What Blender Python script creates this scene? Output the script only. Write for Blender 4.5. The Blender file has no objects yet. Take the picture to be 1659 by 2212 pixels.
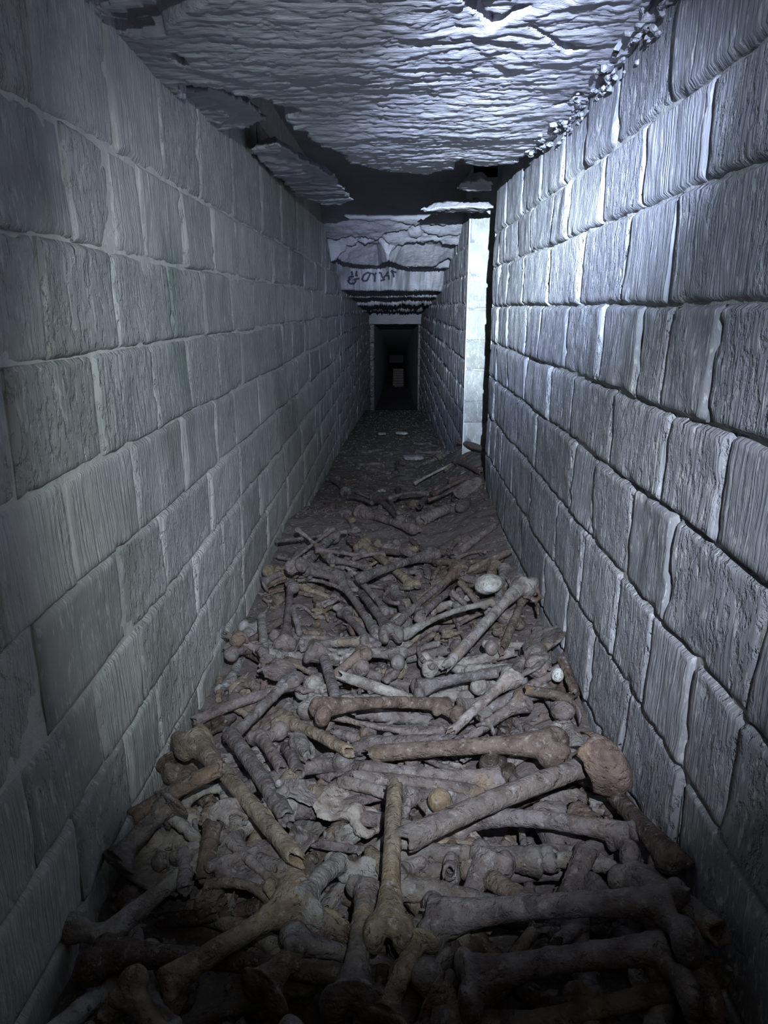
import bpy, math, random
import numpy as np
from mathutils import Matrix, Vector

# ------------------------------------------------------------------ camera, world, lights, exposure
SC = bpy.context.scene
COL = SC.collection
H0 = 1.0                                   # camera height in world units (metres)
F_PX = 1533.0
PITCH, YAW = math.radians(16.12), math.radians(0.987)
cam_data = bpy.data.cameras.new('camera')
cam = bpy.data.objects.new('camera', cam_data)
COL.objects.link(cam)
cam.location = (0, 0, H0)
cam.rotation_euler = (math.pi / 2 - PITCH, 0, YAW)
cam_data.sensor_fit = 'HORIZONTAL'
cam_data.sensor_width = 36.0
cam_data.lens = F_PX / 1659 * 36
cam_data.clip_start = 0.01
SC.camera = cam

world = bpy.data.worlds.new('world')
SC.world = world
world.use_nodes = True
world.node_tree.nodes['Background'].inputs['Color'].default_value = (0.0, 0.0, 0.0, 1)
world.node_tree.nodes['Background'].inputs['Strength'].default_value = 0.0


def spot(name, az, el, size, blend, energy, color, radius=0.008, loc=(0.09, -0.12, 0.30)):
    l = bpy.data.lights.new(name, 'SPOT')
    l.energy, l.color, l.spot_size, l.spot_blend, l.shadow_soft_size = energy, color, math.radians(size), blend, radius
    o = bpy.data.objects.new(name, l)
    COL.objects.link(o)
    o.location = (loc[0], loc[1], loc[2] + H0)
    a, e = math.radians(az), math.radians(el)
    d = Vector((math.sin(a) * math.cos(e), math.cos(a) * math.cos(e), math.sin(e)))
    o.rotation_euler = d.to_track_quat('-Z', 'Y').to_euler()
    return o


# the photographer's headlamp: a wide flood and a narrow hot beam, with fill spots added from the same place, up and to the right of the lens
spot('headlamp_flood', 14, -6, 80, 0.10, 14, (0.74, 0.86, 1.0))
spot('side_fill', -6, -21, 46, 0.40, 44, (0.84, 0.96, 1.0)).scale = (1.0, 1.55, 1.0)  # added fill spot, lifts the dim left wall
spot('wide_fill', 1, -15, 60, 0.62, 24, (0.60, 0.75, 1.0))  # added fill spot, sends more light towards centre and left
spot('low_fill', 0, -30, 46, 1.0, 155, (0.78, 0.84, 1.0))  # added fill spot, brightens the bone heap
spot('mid_fill', 2.5, -6, 29, 1.0, 620, (0.56, 0.70, 1.0))  # added fill spot, raises the middle distance
spot('headlamp_beam', 4.5, -2.5, 26, 1.0, 800, (0.60, 0.70, 1.0))
spot('headlamp_hot_core', 4, -3, 17, 1.0, 1500, (0.76, 0.92, 1.0))
fill_light = bpy.data.lights.new('warm_fill', 'POINT')  # added warm fill, stands in for bounced light on the dim left edge
fill_light.energy, fill_light.color, fill_light.shadow_soft_size = 0.55, (1.0, 0.82, 0.50), 0.05
so = bpy.data.objects.new('warm_fill', fill_light)
COL.objects.link(so)
so.location = (0.09, -0.12, 0.30 + H0)

SC.view_settings.view_transform = 'Standard'
SC.view_settings.look = 'None'
SC.view_settings.gamma = 1.0
SC.view_settings.use_curve_mapping = False
SC.view_settings.exposure = 0.0

# ------------------------------------------------------------------ projection helpers (only to read positions off the photograph)
_F = np.array([-math.sin(YAW) * math.cos(PITCH), math.cos(YAW) * math.cos(PITCH), -math.sin(PITCH)])
_R = np.array([math.cos(YAW), math.sin(YAW), 0.0])
_U = np.cross(_R, _F)


def ray(px, py):
    return _F + _R * (px - 829.5) / F_PX + _U * (1106 - py) / F_PX


def at_z(px, py, z):
    d = ray(px, py)
    return d * (z / d[2])


def at_x(px, py, x):
    d = ray(px, py)
    return d * (x / d[0])


def joint_y(px, x, z):
    """distance Y along the gallery at which wall plane X=x, height z shows at column px"""
    a = (px - 829.5) / F_PX
    # x*R0+Y*R1 = a*(x*F0+Y*F1+z*F2)
    return (a * (x * _F[0] + z * _F[2]) - x * _R[0]) / (_R[1] - a * _F[1])


# ------------------------------------------------------------------ noise
_rng = np.random.RandomState(7)
_PERM = np.concatenate([_rng.permutation(256)] * 3)
_G3 = _rng.normal(size=(256, 3))
_G3 /= np.linalg.norm(_G3, axis=1)[:, None]


def perlin(x, y, z=0.0):
    x, y, z = np.broadcast_arrays(np.asarray(x, float), np.asarray(y, float), np.asarray(z, float))
    xi, yi, zi = np.floor(x).astype(int), np.floor(y).astype(int), np.floor(z).astype(int)
    xf, yf, zf = x - xi, y - yi, z - zi
    xi, yi, zi = xi & 255, yi & 255, zi & 255
    u, v, w = (t * t * t * (t * (t * 6 - 15) + 10) for t in (xf, yf, zf))
    out = 0.0
    for dx in (0, 1):
        for dy in (0, 1):
            for dz in (0, 1):
                g = _G3[_PERM[_PERM[_PERM[(xi + dx) & 255] + ((yi + dy) & 255)] + ((zi + dz) & 255)]]
                dot = g[..., 0] * (xf - dx) + g[..., 1] * (yf - dy) + g[..., 2] * (zf - dz)
                out = out + dot * (u if dx else 1 - u) * (v if dy else 1 - v) * (w if dz else 1 - w)
    return out * 1.5


def fbm(x, y, z=0.0, octv=4, gain=0.5):
    s, a = 0.0, 1.0
    for i in range(octv):
        s = s + a * perlin(np.asarray(x) * 2 ** i + 17.3 * i, np.asarray(y) * 2 ** i + 5.1 * i, np.asarray(z) * 2 ** i + 9.7 * i)
        a *= gain
    return s


def smooth(a, b, x):
    t = np.clip((x - a) / (b - a), 0, 1)
    return t * t * (3 - 2 * t)


def poly_dist(X, Y, poly):
    """signed distance to a polygon, positive inside"""
    P = np.array(poly, float)
    inside = np.zeros(X.shape, bool)
    dmin = np.full(X.shape, 1e9)
    n = len(P)
    for i in range(n):
        a, b = P[i], P[(i + 1) % n]
        ab = b - a
        t = np.clip(((X - a[0]) * ab[0] + (Y - a[1]) * ab[1]) / (ab @ ab + 1e-12), 0, 1)
        dmin = np.minimum(dmin, np.hypot(X - a[0] - t * ab[0], Y - a[1] - t * ab[1]))
        c = (a[1] > Y) != (b[1] > Y)
        with np.errstate(divide='ignore', invalid='ignore'):
            xc = (b[0] - a[0]) * (Y - a[1]) / (b[1] - a[1] + 1e-12) + a[0]
        inside ^= c & (X < xc)
    return np.where(inside, dmin, -dmin)


# ------------------------------------------------------------------ object helpers
def tag(o, label=None, cat=None, group=None, kind=None):
    for k, v in (('label', label), ('category', cat), ('group', group), ('kind', kind)):
        if v:
            o[k] = v
    return o


def mesh_np(name, verts, faces, mat=None, smooth_shade=True):
    me = bpy.data.meshes.new(name)
    verts = np.asarray(verts, np.float32)
    faces = np.asarray(faces, np.int32)
    n, k = faces.shape
    me.vertices.add(len(verts))
    me.vertices.foreach_set('co', verts.ravel())
    me.loops.add(n * k)
    me.loops.foreach_set('vertex_index', faces.ravel())
    me.polygons.add(n)
    me.polygons.foreach_set('loop_start', np.arange(0, n * k, k, dtype=np.int32))
    me.update(calc_edges=True)
    me.polygons.foreach_set('use_smooth', np.full(n, bool(smooth_shade)))
    if mat:
        me.materials.append(mat)
    return me


def link(name, me, parent=None):
    o = bpy.data.objects.new(name, me)
    COL.objects.link(o)
    if parent:
        o.parent = parent
    return o


def grid_faces(nr, nc, flip=False):
    i = np.arange(nr - 1)[:, None] * nc + np.arange(nc - 1)[None, :]
    f = np.stack([i, i + 1, i + nc + 1, i + nc], -1).reshape(-1, 4)
    return f[:, ::-1] if flip else f


# ------------------------------------------------------------------ materials
def new_mat(name):
    m = bpy.data.materials.new(name)
    m.use_nodes = True
    nt = m.node_tree
    nt.nodes.clear()
    out = nt.nodes.new('ShaderNodeOutputMaterial')
    b = nt.nodes.new('ShaderNodeBsdfPrincipled')
    nt.links.new(b.outputs[0], out.inputs[0])
    return m, nt, b


class N:
    def __init__(s, nt):
        s.nt = nt

    def node(s, t, **kw):
        n = s.nt.nodes.new(t)
        for k, v in kw.items():
            if k in n.inputs:
                n.inputs[k].default_value = v
            else:
                setattr(n, k, v)
        return n

    def lk(s, a, b):
        s.nt.links.new(a, b)

    def coord(s, kind, scale, rot=(0, 0, 0)):
        mp = s.node('ShaderNodeMapping')
        mp.inputs['Scale'].default_value = scale
        mp.inputs['Rotation'].default_value = rot
        if kind == 'world':
            s.lk(s.node('ShaderNodeNewGeometry').outputs['Position'], mp.inputs[0])
        else:
            s.lk(s.node('ShaderNodeTexCoord').outputs['Object'], mp.inputs[0])
        return mp.outputs[0]

    def noise(s, vec, scale, detail=4, rough=0.55, dist=0.0):
        n = s.node('ShaderNodeTexNoise')
        n.inputs['Scale'].default_value = scale
        n.inputs['Detail'].default_value = detail
        n.inputs['Roughness'].default_value = rough
        n.inputs['Distortion'].default_value = dist
        s.lk(vec, n.inputs['Vector'])
        return n.outputs[0]

    def math(s, op, a, b=None, clamp=False):
        n = s.node('ShaderNodeMath', operation=op, use_clamp=clamp)
        for i, v in enumerate((a, b)):
            if v is None:
                continue
            if isinstance(v, (int, float)):
                n.inputs[i].default_value = v
            else:
                s.lk(v, n.inputs[i])
        return n.outputs[0]

    def ramp(s, fac, stops):
        n = s.node('ShaderNodeValToRGB')
        e = n.color_ramp.elements
        while len(e) < len(stops):
            e.new(0.5)
        for el, (p, c) in zip(e, stops):
            el.position = p
            el.color = (*c, 1) if len(c) == 3 else c
        s.lk(fac, n.inputs[0])
        return n.outputs[0]

    def mix(s, fac, a, b, blend='MIX'):
        n = s.node('ShaderNodeMix', data_type='RGBA', blend_type=blend)
        for i, v in ((0, fac), (6, a), (7, b)):
            if isinstance(v, (int, float)):
                n.inputs[i].default_value = v
            elif isinstance(v, tuple):
                n.inputs[i].default_value = (*v, 1)
            else:
                s.lk(v, n.inputs[i])
        return n.outputs[2]

    def bump(s, height, strength, dist, normal=None):
        n = s.node('ShaderNodeBump')
        n.inputs['Strength'].default_value = strength
        n.inputs['Distance'].default_value = dist
        s.lk(height, n.inputs['Height'])
        if normal:
            s.lk(normal, n.inputs['Normal'])
        return n.outputs[0]


def stone_material(name, base, groove, pit, stain=0.35, green=0.0):
    m, nt, b = new_mat(name)
    k = N(nt)
    w = k.coord('world', (1, 1, 1))
    rnd = k.node('ShaderNodeObjectInfo').outputs['Random']
    rnd2 = k.math('FRACT', k.math('MULTIPLY', rnd, 37.7))
    # tooling grooves: nearly vertical, long and thin
    gv = k.coord('world', (1.5, 100, 3.6), (math.radians(2), 0, 0))
    g1 = k.noise(gv, 1.5, 3, 0.5, 0.1)
    g2 = k.noise(k.coord('world', (3, 170, 9)), 1.0, 2, 0.5)
    grooves = k.math('ADD', k.math('MULTIPLY', g1, 1.0), k.math('MULTIPLY', g2, 0.45))
    gmask = k.ramp(k.math('ADD', k.math('MULTIPLY', rnd, 0.6), k.math('MULTIPLY', k.noise(w, 7, 3), 0.8)),
                   [(0.42, (0.25, 0.25, 0.25)), (0.62, (1, 1, 1))])
    grooves = k.math('MULTIPLY', grooves, gmask)
    # chipped pits
    pn = k.noise(k.coord('world', (1, 1, 0.55)), 58, 4, 0.6, 0.15)
    pits = k.ramp(pn, [(0.36, (0, 0, 0)), (0.50, (1, 1, 1))])
    pmask = k.ramp(k.math('ADD', k.math('MULTIPLY', rnd2, 0.55), k.math('MULTIPLY', k.noise(w, 5, 3), 0.8)),
                   [(0.50, (0.12, 0.12, 0.12)), (0.75, (1, 1, 1))])
    pits = k.math('MULTIPLY', pits, pmask)
    fine = k.noise(w, 260, 3, 0.6)
    n1 = k.bump(grooves, groove, 0.006)
    n2 = k.bump(pits, pit, 0.0045, n1)
    n3 = k.bump(fine, 0.25, 0.0012, n2)
    k.lk(n3, b.inputs['Normal'])
    # colour: grey-beige limestone, each stone its own tone, dust and stains
    tone = k.mix(rnd, tuple(c * 0.80 for c in base), tuple(min(1, c * 1.12) for c in base))
    blot = k.ramp(k.noise(w, 9, 5, 0.6), [(0.35, (0.72, 0.72, 0.70)), (0.65, (1.05, 1.05, 1.05))])
    c = k.mix(stain, tone, k.mix(1.0, tone, blot, 'MULTIPLY'))
    spk = k.ramp(k.noise(k.coord('world', (1, 1, 0.35)), 85, 3, 0.6), [(0.57, (0, 0, 0)), (0.64, (1, 1, 1))])
    c = k.mix(k.math('MULTIPLY', spk, 0.6), c, (0.66, 0.66, 0.62))
    if green:
        gs = k.ramp(k.noise(k.coord('world', (1, 2.2, 0.8)), 2.4, 3), [(0.58, (0, 0, 0)), (0.72, (1, 1, 1))])
        c = k.mix(k.math('MULTIPLY', gs, green), c, (0.16, 0.22, 0.17))
    k.lk(c, b.inputs['Base Color'])
    b.inputs['Roughness'].default_value = 0.92
    b.inputs['Specular IOR Level'].default_value = 0.2
    return m


def rock_material(name, base):
    m, nt, b = new_mat(name)
    k = N(nt)
    w = k.coord('world', (1, 1, 1))
    st = k.coord('world', (6, 38, 38), (0, 0, math.radians(4)))
    n = k.noise(st, 1.6, 6, 0.6, 0.8)
    n2 = k.noise(k.coord('world', (0.7, 1.4, 1.2)), 60, 4, 0.6)
    nb = k.bump(n, 0.55, 0.010)
    nb = k.bump(n2, 0.4, 0.004, nb)
    k.lk(nb, b.inputs['Normal'])
    c = k.mix(k.noise(w, 4, 4), tuple(x * 0.75 for x in base), tuple(x * 1.2 for x in base))
    spk = k.ramp(k.noise(w, 22, 5, 0.65), [(0.50, (0, 0, 0)), (0.70, (1, 1, 1))])
    c = k.mix(k.math('MULTIPLY', spk, 0.2), c, (0.55, 0.54, 0.50))
    rust = k.ramp(k.noise(k.coord('world', (1, 3, 1)), 3.3, 3), [(0.64, (0, 0, 0)), (0.74, (1, 1, 1))])
    c = k.mix(k.math('MULTIPLY', rust, 0.3), c, (0.28, 0.22, 0.17))
    k.lk(c, b.inputs['Base Color'])
    b.inputs['Roughness'].default_value = 0.95
    b.inputs['Specular IOR Level'].default_value = 0.15
    return m


def bone_material(name):
    m, nt, b = new_mat(name)
    k = N(nt)
    oi = k.node('ShaderNodeObjectInfo')
    ob = k.coord('object', (1, 1, 1))
    w = k.coord('world', (1, 1, 1))
    tint = oi.outputs['Color']
    dirt = k.ramp(k.noise(w, 28, 5, 0.65), [(0.38, (0.40, 0.35, 0.33)), (0.60, (1.08, 1.08, 1.08))])
    c = k.mix(0.85, tint, k.mix(1.0, tint, dirt, 'MULTIPLY'))
    streak = k.ramp(k.noise(k.coord('object', (5, 55, 55)), 1.0, 4, 0.6), [(0.46, (0, 0, 0)), (0.62, (1, 1, 1))])
    c = k.mix(k.math('MULTIPLY', streak, 0.35), c, (0.20, 0.15, 0.12))
    och = k.ramp(k.noise(w, 9, 3), [(0.60, (0, 0, 0)), (0.72, (1, 1, 1))])
    c = k.mix(k.math('MULTIPLY', och, 0.40), c, (0.33, 0.22, 0.11))
    crust = k.ramp(k.noise(w, 70, 5, 0.7), [(0.56, (0, 0, 0)), (0.70, (1, 1, 1))])
    c = k.mix(k.math('MULTIPLY', crust, 0.5), c, (0.46, 0.44, 0.43))
    white = k.ramp(k.noise(w, 13, 5, 0.7), [(0.66, (0, 0, 0)), (0.74, (1, 1, 1))])
    c = k.mix(k.math('MULTIPLY', white, 0.6), c, (0.60, 0.61, 0.60))
    k.lk(c, b.inputs['Base Color'])
    f = k.noise(w, 120, 4, 0.65)
    p = k.ramp(k.noise(w, 55, 3, 0.6), [(0.32, (0, 0, 0)), (0.46, (1, 1, 1))])
    nb = k.bump(f, 0.9, 0.005)
    nb = k.bump(p, 0.7, 0.004, nb)
    nb = k.bump(k.noise(k.coord('object', (8, 90, 90)), 1.0, 3), 0.4, 0.002, nb)
    k.lk(nb, b.inputs['Normal'])
    b.inputs['Roughness'].default_value = 0.75
    b.inputs['Specular IOR Level'].default_value = 0.25
    return m


def dirt_material(name, base, bumpd=0.012):
    m, nt, b = new_mat(name)
    k = N(nt)
    w = k.coord('world', (1, 1, 1))
    c = k.mix(k.noise(w, 12, 5, 0.65), tuple(x * 0.55 for x in base), tuple(x * 1.35 for x in base))
    spk = k.ramp(k.noise(w, 75, 5, 0.7), [(0.55, (0, 0, 0)), (0.68, (1, 1, 1))])
    c = k.mix(k.math('MULTIPLY', spk, 0.5), c, (0.36, 0.33, 0.30))
    k.lk(c, b.inputs['Base Color'])
    nb = k.bump(k.noise(w, 45, 6, 0.7), 0.8, bumpd)
    k.lk(nb, b.inputs['Normal'])
    b.inputs['Roughness'].default_value = 1.0
    b.inputs['Specular IOR Level'].default_value = 0.1
    return m


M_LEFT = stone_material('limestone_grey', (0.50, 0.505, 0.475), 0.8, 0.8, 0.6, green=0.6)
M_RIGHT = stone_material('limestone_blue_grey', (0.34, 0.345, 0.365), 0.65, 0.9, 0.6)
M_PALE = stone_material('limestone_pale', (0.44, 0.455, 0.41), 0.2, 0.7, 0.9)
M_JAMB = stone_material('dimmed_jamb_stone', (0.17, 0.17, 0.165), 0.2, 0.6, 0.8)  # pale jambs darkened: the gloom of the far end is put into their colour
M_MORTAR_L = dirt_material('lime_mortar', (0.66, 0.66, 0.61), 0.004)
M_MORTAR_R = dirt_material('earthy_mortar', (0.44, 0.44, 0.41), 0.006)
M_ROCK = rock_material('bedded_rock', (0.44, 0.435, 0.465))
M_BONE = bone_material('old_bone')
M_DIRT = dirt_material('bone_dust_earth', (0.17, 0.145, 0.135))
M_RUBBLE = dirt_material('rubble_stone', (0.30, 0.29, 0.28))
M_PAINT, _nt, _b = new_mat('faded_blue_black_paint')
_b.inputs['Base Color'].default_value = (0.055, 0.06, 0.09, 1)
_b.inputs['Roughness'].default_value = 0.9

# ------------------------------------------------------------------ the gallery's shell
XL, XR = -0.485, 0.43
Y_RIGHT_END = 3.33          # the near right wall stops here: side passage
Y_FAR_START = 4.42          # the far right wall starts here
Y_JAMB = 13.3
X_SIDE = 1.7


def floor_surface(X, Y):
    """height (relative to the lens) of the top of the bone heap / earth"""
    z = np.interp(Y, [-1, 0.6, 2.2, 3.0, 3.45, 3.8, 4.4, 5.3, 7.5, 11, 13.5, 20, 27, 45], [-0.86, -0.865, -0.875, -0.87, -0.94, -1.02, -1.08, -1.14, -1.28, -1.55, -1.92, -2.35, -2.6, -3.3])
    # rises against the right wall and the corner of the side passage
    z = z + 0.075 * smooth(0.15, 0.45, X) * smooth(3.4, 2.6, Y)
    z = z + np.interp(Y, [2.2, 3.0, 3.6, 4.6, 5.6], [0, 0.06, 0.20, 0.26, 0.0]) * smooth(0.16, 0.50, X)
    return z


def ceiling_masks(X, Y):
    P = lambda pts, z=0.45: [tuple(at_z(a, b, z)[:2]) for a, b in pts]
    main = P([(372, 168), (450, 181), (515, 186), (600, 216), (640, 228), (632, 250), (668, 282), (735, 309), (748, 332), (800, 357),
              (860, 370), (925, 376), (960, 366), (985, 345), (1000, 318), (1004, 345), (1050, 352), (1100, 346), (1160, 312), (1215, 285), (1262, 262),
              (1300, 300), (1150, 430), (1072, 500), (1030, 512), (692, 512), (600, 440), (420, 260)])
    r = poly_dist(X, Y, main)
    jag = 0.03 * fbm(X * 9, Y * 14, 3.1, 3)
    depth = 0.30 * smooth(-0.002, 0.010, r + jag)
    # narrow crevices in the near slab
    for pts in ([(995, -15), (1012, 16), (1040, 42), (1062, 56), (1100, 40), (1128, 26), (1152, 14), (1122, 10), (1090, 28), (1052, 26), (1028, 0)],
                [(1133, 40), (1178, 72), (1222, 104), (1290, 93), (1240, 88), (1205, 74)],
                [(148, -60), (200, 22), (236, 68), (300, 74), (345, 66), (372, 44), (405, 24), (450, -5), (450, -60)],
                [(1385, 30), (1410, -10), (1440, -10), (1425, 26), (1400, 40)],
                [(372, 95), (405, 128), (398, 136), (362, 112)],
                [(1195, 218), (1250, 190), (1262, 198), (1215, 216)]):
        q = poly_dist(X, Y, P(pts))
        depth = np.maximum(depth, 0.04 * smooth(-0.001, 0.006, q + 0.35 * jag))
    return depth


def terrace(phase, amp, sharp=0.12):
    s = phase - np.floor(phase)
    return amp * np.where(s < sharp, s / sharp, 1 - (s - sharp) / (1 - sharp))


def ceiling_z(X, Y):
    """underside of the rock (relative to the lens)"""
    base = np.interp(Y, [-1, 0.6, 1.3, 2.1, 3.2, 4.75, 4.85, 5.2, 5.6, 5.9, 6.5, 8, 10, 13, 14, 27],
                     [0.46, 0.45, 0.445, 0.43, 0.45, 0.47, 0.535, 0.43, 0.305, 0.28, 0.13, 0.03, -0.09, -0.21, -0.25, -1.05])
    near = smooth(4.86, 4.78, Y)
    z = base + 0.012 * fbm(X * 1.5, Y * 1.5, 0.3, 3)
    z = z + ceiling_masks(X, Y) * near
    # ledges of the bedding: sawtooth steps whose lips run across the gallery
    wx = X + 0.12 * Y
    n1 = fbm(wx * 1.2, Y * 1.8, 1.7, 4)
    n2 = fbm(wx * 2.6, Y * 5, 4.2, 4)
    n3 = fbm(wx * 7, Y * 14, 8.8, 4)
    amp = 0.5 + 0.9 * smooth(-0.3, 0.5, perlin(X * 2.1, Y * 2.1, 11))
    damp = np.interp(Y, [4.8, 5.2, 5.7, 6.3], [1.0, 2.2, 1.6, 0.5])
    amp = amp * damp
    z = z + terrace(Y / 0.50 + n1 * 1.5, 0.006) * amp
    z = z + terrace(Y / 0.12 + n2 * 2.4, 0.0028) * amp
    z = z + terrace(Y / 0.040 + n3 * 2.6, 0.0020) * damp
    z = z + 0.003 * fbm(wx * 12, Y * 42, 2.2, 4) * damp
    # the roof steps down beyond the recess: risers face the lamp, the treads between are in their shadow
    edge = np.interp(X, [-0.5, -0.36, -0.15, -0.06, 0.05, 0.2, 0.43], [-0.35, -0.05, 0.35, -0.2, 0.22, 0.25, 0.5]) * (0.25 + 0.75 * smooth(6.5, 6.0, Y)) + 0.10 * fbm(X * 9, Y * 1.5, 3.6, 3)
    Yp = Y - edge - 0.35 * smooth(-0.02, 0.14, X) * smooth(5.9, 6.1, Y) * smooth(9, 7, Y)
    far = np.interp(Yp, [5.2, 5.6, 5.63, 6.2, 6.5, 6.54, 7.6, 7.68, 7.72, 8.9, 9.0, 9.05, 10.9, 11.0, 11.05, 12.9],
                    [0.43, 0.30, 0.38, 0.36, 0.13, 0.18, 0.155, 0.085, 0.13, 0.12, 0.0, 0.06, 0.05, -0.08, -0.02, -0.03])
    z = np.where(Y > 5.3, far + (z - base) * 0.6, z)
    # fractures in the lit face at 4.4 m
    for y0, a, s_, dep, wd in ((4.98, 0.15, 0.35, 0.02, 0.12), (5.15, 0.22, -0.45, 0.03, 0.16), (5.32, 0.2, 0.3, 0.03, 0.14)):
        t = Y - (y0 + a * fbm(X * 3.4, y0 * 3, 2.5, 5) + s_ * X)
        z = z + dep * smooth(0, 0.015, t) * smooth(wd, 0.03, t) * smooth(4.85, 4.95, Y) * smooth(5.65, 5.5, Y)
    # a level beam of rock at the far narrowing
    z = np.where((Y > Y_JAMB - 0.4) & (Y < Y_JAMB + 0.5), -0.29 + 0.004 * fbm(X * 8, Y * 8), z)
    z = np.where(Y > Y_JAMB + 0.5, -0.10 - 0.09 * (Y - 13.8), z)
    return z


def build_ceiling():
    xs = np.concatenate([np.linspace(-0.62, -0.53, 4)[:-1], np.linspace(-0.53, 0.64, 262), np.linspace(0.66, X_SIDE + 0.2, 26)])
    ys = [-0.7]
    while ys[-1] < 0.75:
        ys.append(ys[-1] + 0.03)
    while ys[-1] < 9:
        ys.append(ys[-1] * 1.0035)
    while ys[-1] < 14:
        ys.append(ys[-1] + 0.06)
    while ys[-1] < 44.5:
        ys.append(ys[-1] + 0.5)
    ys = np.array(ys)
    X, Y = np.meshgrid(xs, ys)
    Z = ceiling_z(X, Y) + H0
    v = np.stack([X, Y, Z], -1).reshape(-1, 3)
    me = mesh_np('ceiling', v, grid_faces(len(ys), len(xs), flip=True), M_ROCK)
    o = link('ceiling', me)
    tag(o, 'bedded grey rock roof with flaking ledges and dark recesses over the gallery', 'ceiling', kind='structure')
    return o


CEIL = build_ceiling()


def rock_flake(pts, zz, thick=0.035, drop_=0.0):
    """a plate of rock still hanging under the recess, wedged at one side"""
    poly = [tuple(at_z(a, b, zz)[:2]) for a, b in pts]
    P = np.array(poly)
    x0, y0 = P.min(0) - 0.02
    x1, y1 = P.max(0) + 0.02
    nx, ny = int((x1 - x0) / 0.006) + 2, int((y1 - y0) / 0.010) + 2
    X, Y = np.meshgrid(np.linspace(x0, x1, nx), np.linspace(y0, y1, ny))
    d = poly_dist(X, Y, poly) + 0.012 * fbm(X * 16, Y * 12, zz * 9, 3)
    keep = d > 0
    wx = X + 0.12 * Y
    zb = zz + 0.010 * fbm(X * 3, Y * 3, 1, 3) + terrace(Y / 0.16 + fbm(wx * 2.6, Y * 5, 4.2, 4) * 1.6, 0.012) + terrace(Y / 0.05 + fbm(wx * 5, Y * 12, 8.8, 3) * 1.6, 0.004)
    zb = zb - drop_ * (Y - y0)
    zt = zb + 0.004 + thick * smooth(0, 0.05, d)
    idx = -np.ones(X.shape, int)
    idx[keep] = np.arange(keep.sum())
    V = np.concatenate([np.stack([X[keep], Y[keep], zb[keep] + H0], -1), np.stack([X[keep], Y[keep], zt[keep] + H0], -1)])
    n = int(keep.sum())
    q = keep[:-1, :-1] & keep[1:, :-1] & keep[:-1, 1:] & keep[1:, 1:]
    a, b, c, e = idx[:-1, :-1][q], idx[:-1, 1:][q], idx[1:, 1:][q], idx[1:, :-1][q]
    bot, top = np.stack([a, e, c, b], -1), np.stack([a, b, c, e], -1) + n
    # sides along cell edges used once
    ed = {}
    for f in bot.tolist():
        for i in range(4):
            u, v = f[i], f[(i + 1) % 4]
            if (v, u) in ed:
                del ed[(v, u)]
            else:
                ed[(u, v)] = 1
    side = np.array([(v, u, u + n, v + n) for u, v in ed])
    link('rock_flake', mesh_np('rock_flake', V, np.concatenate([bot, top, side]), M_ROCK), CEIL)


for pts, zz in (([(350, 185), (380, 193), (440, 200), (505, 213), (545, 228), (583, 266), (505, 284), (462, 292), (415, 245)], 0.455),
                ([(540, 330), (570, 328), (600, 320), (640, 342), (690, 370), (722, 388), (760, 436), (715, 450), (640, 425), (598, 385)], 0.465),
                ([(985, 412), (1018, 394), (1066, 398), (1062, 416), (1010, 418)], 0.47),
                ([(905, 458), (960, 453), (1068, 449), (1068, 458), (1000, 464)], 0.47),
                ([(735, 312), (770, 330), (830, 352), (905, 372), (850, 376), (790, 366), (750, 345)], 0.455),
                ([(205, 28), (250, 10), (330, 8), (345, 20), (300, 30), (230, 40)], 0.44)):
    rock_flake(pts, zz)


def build_floor():
    xs = np.concatenate([np.linspace(-0.56, 0.56, 90), np.linspace(0.6, X_SIDE + 0.1, 20)])
    ys = np.concatenate([np.arange(-0.7, 6, 0.0125), np.arange(6, 14, 0.05), np.arange(14, 44.6, 0.3)])
    X, Y = np.meshgrid(xs, ys)
    base = np.interp(Y, [-1, 2.6, 3.1, 3.6, 4.6, 5.5], [0.085, 0.085, 0.035, 0.05, 0.02, 0.0])
    Z = floor_surface(X, Y) - base + 0.014 * fbm(X * 4, Y * 4, 0, 4) + 0.010 * fbm(X * 16, Y * 16, 4, 4) + H0
    v = np.stack([X, Y, Z], -1).reshape(-1, 3)
    me = mesh_np('floor', v, grid_faces(len(ys), len(xs)), M_DIRT)
    return tag(link('floor', me), 'dark brown earth and bone dust filling the bottom of the gallery', 'floor', kind='structure')


FLOOR = build_floor()


# ---- walls ---------------------------------------------------------
def mortar_sheet(name, axis, c, lo, hi, zlo, zhi, mat, sgn, step=0.02, amp=0.004, off=0.0, far_step=0.25):
    """lumpy backing of mortar: plane at X=c (axis x) or Y=c (axis y)"""
    a = [lo]
    while a[-1] < hi:
        a.append(min(hi, a[-1] + (step if a[-1] < 6 else far_step)))
    zs = np.arange(zlo, zhi + step, step)
    A, Z = np.meshgrid(np.array(a), zs)
    D = c - sgn * (off + amp * fbm(A * 22, Z * 22, c * 5, 3))
    P = np.stack([D, A, Z + H0], -1) if axis == 'x' else np.stack([A, D, Z + H0], -1)
    return mesh_np(name, P.reshape(-1, 3), grid_faces(len(zs), len(a)), mat)


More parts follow.
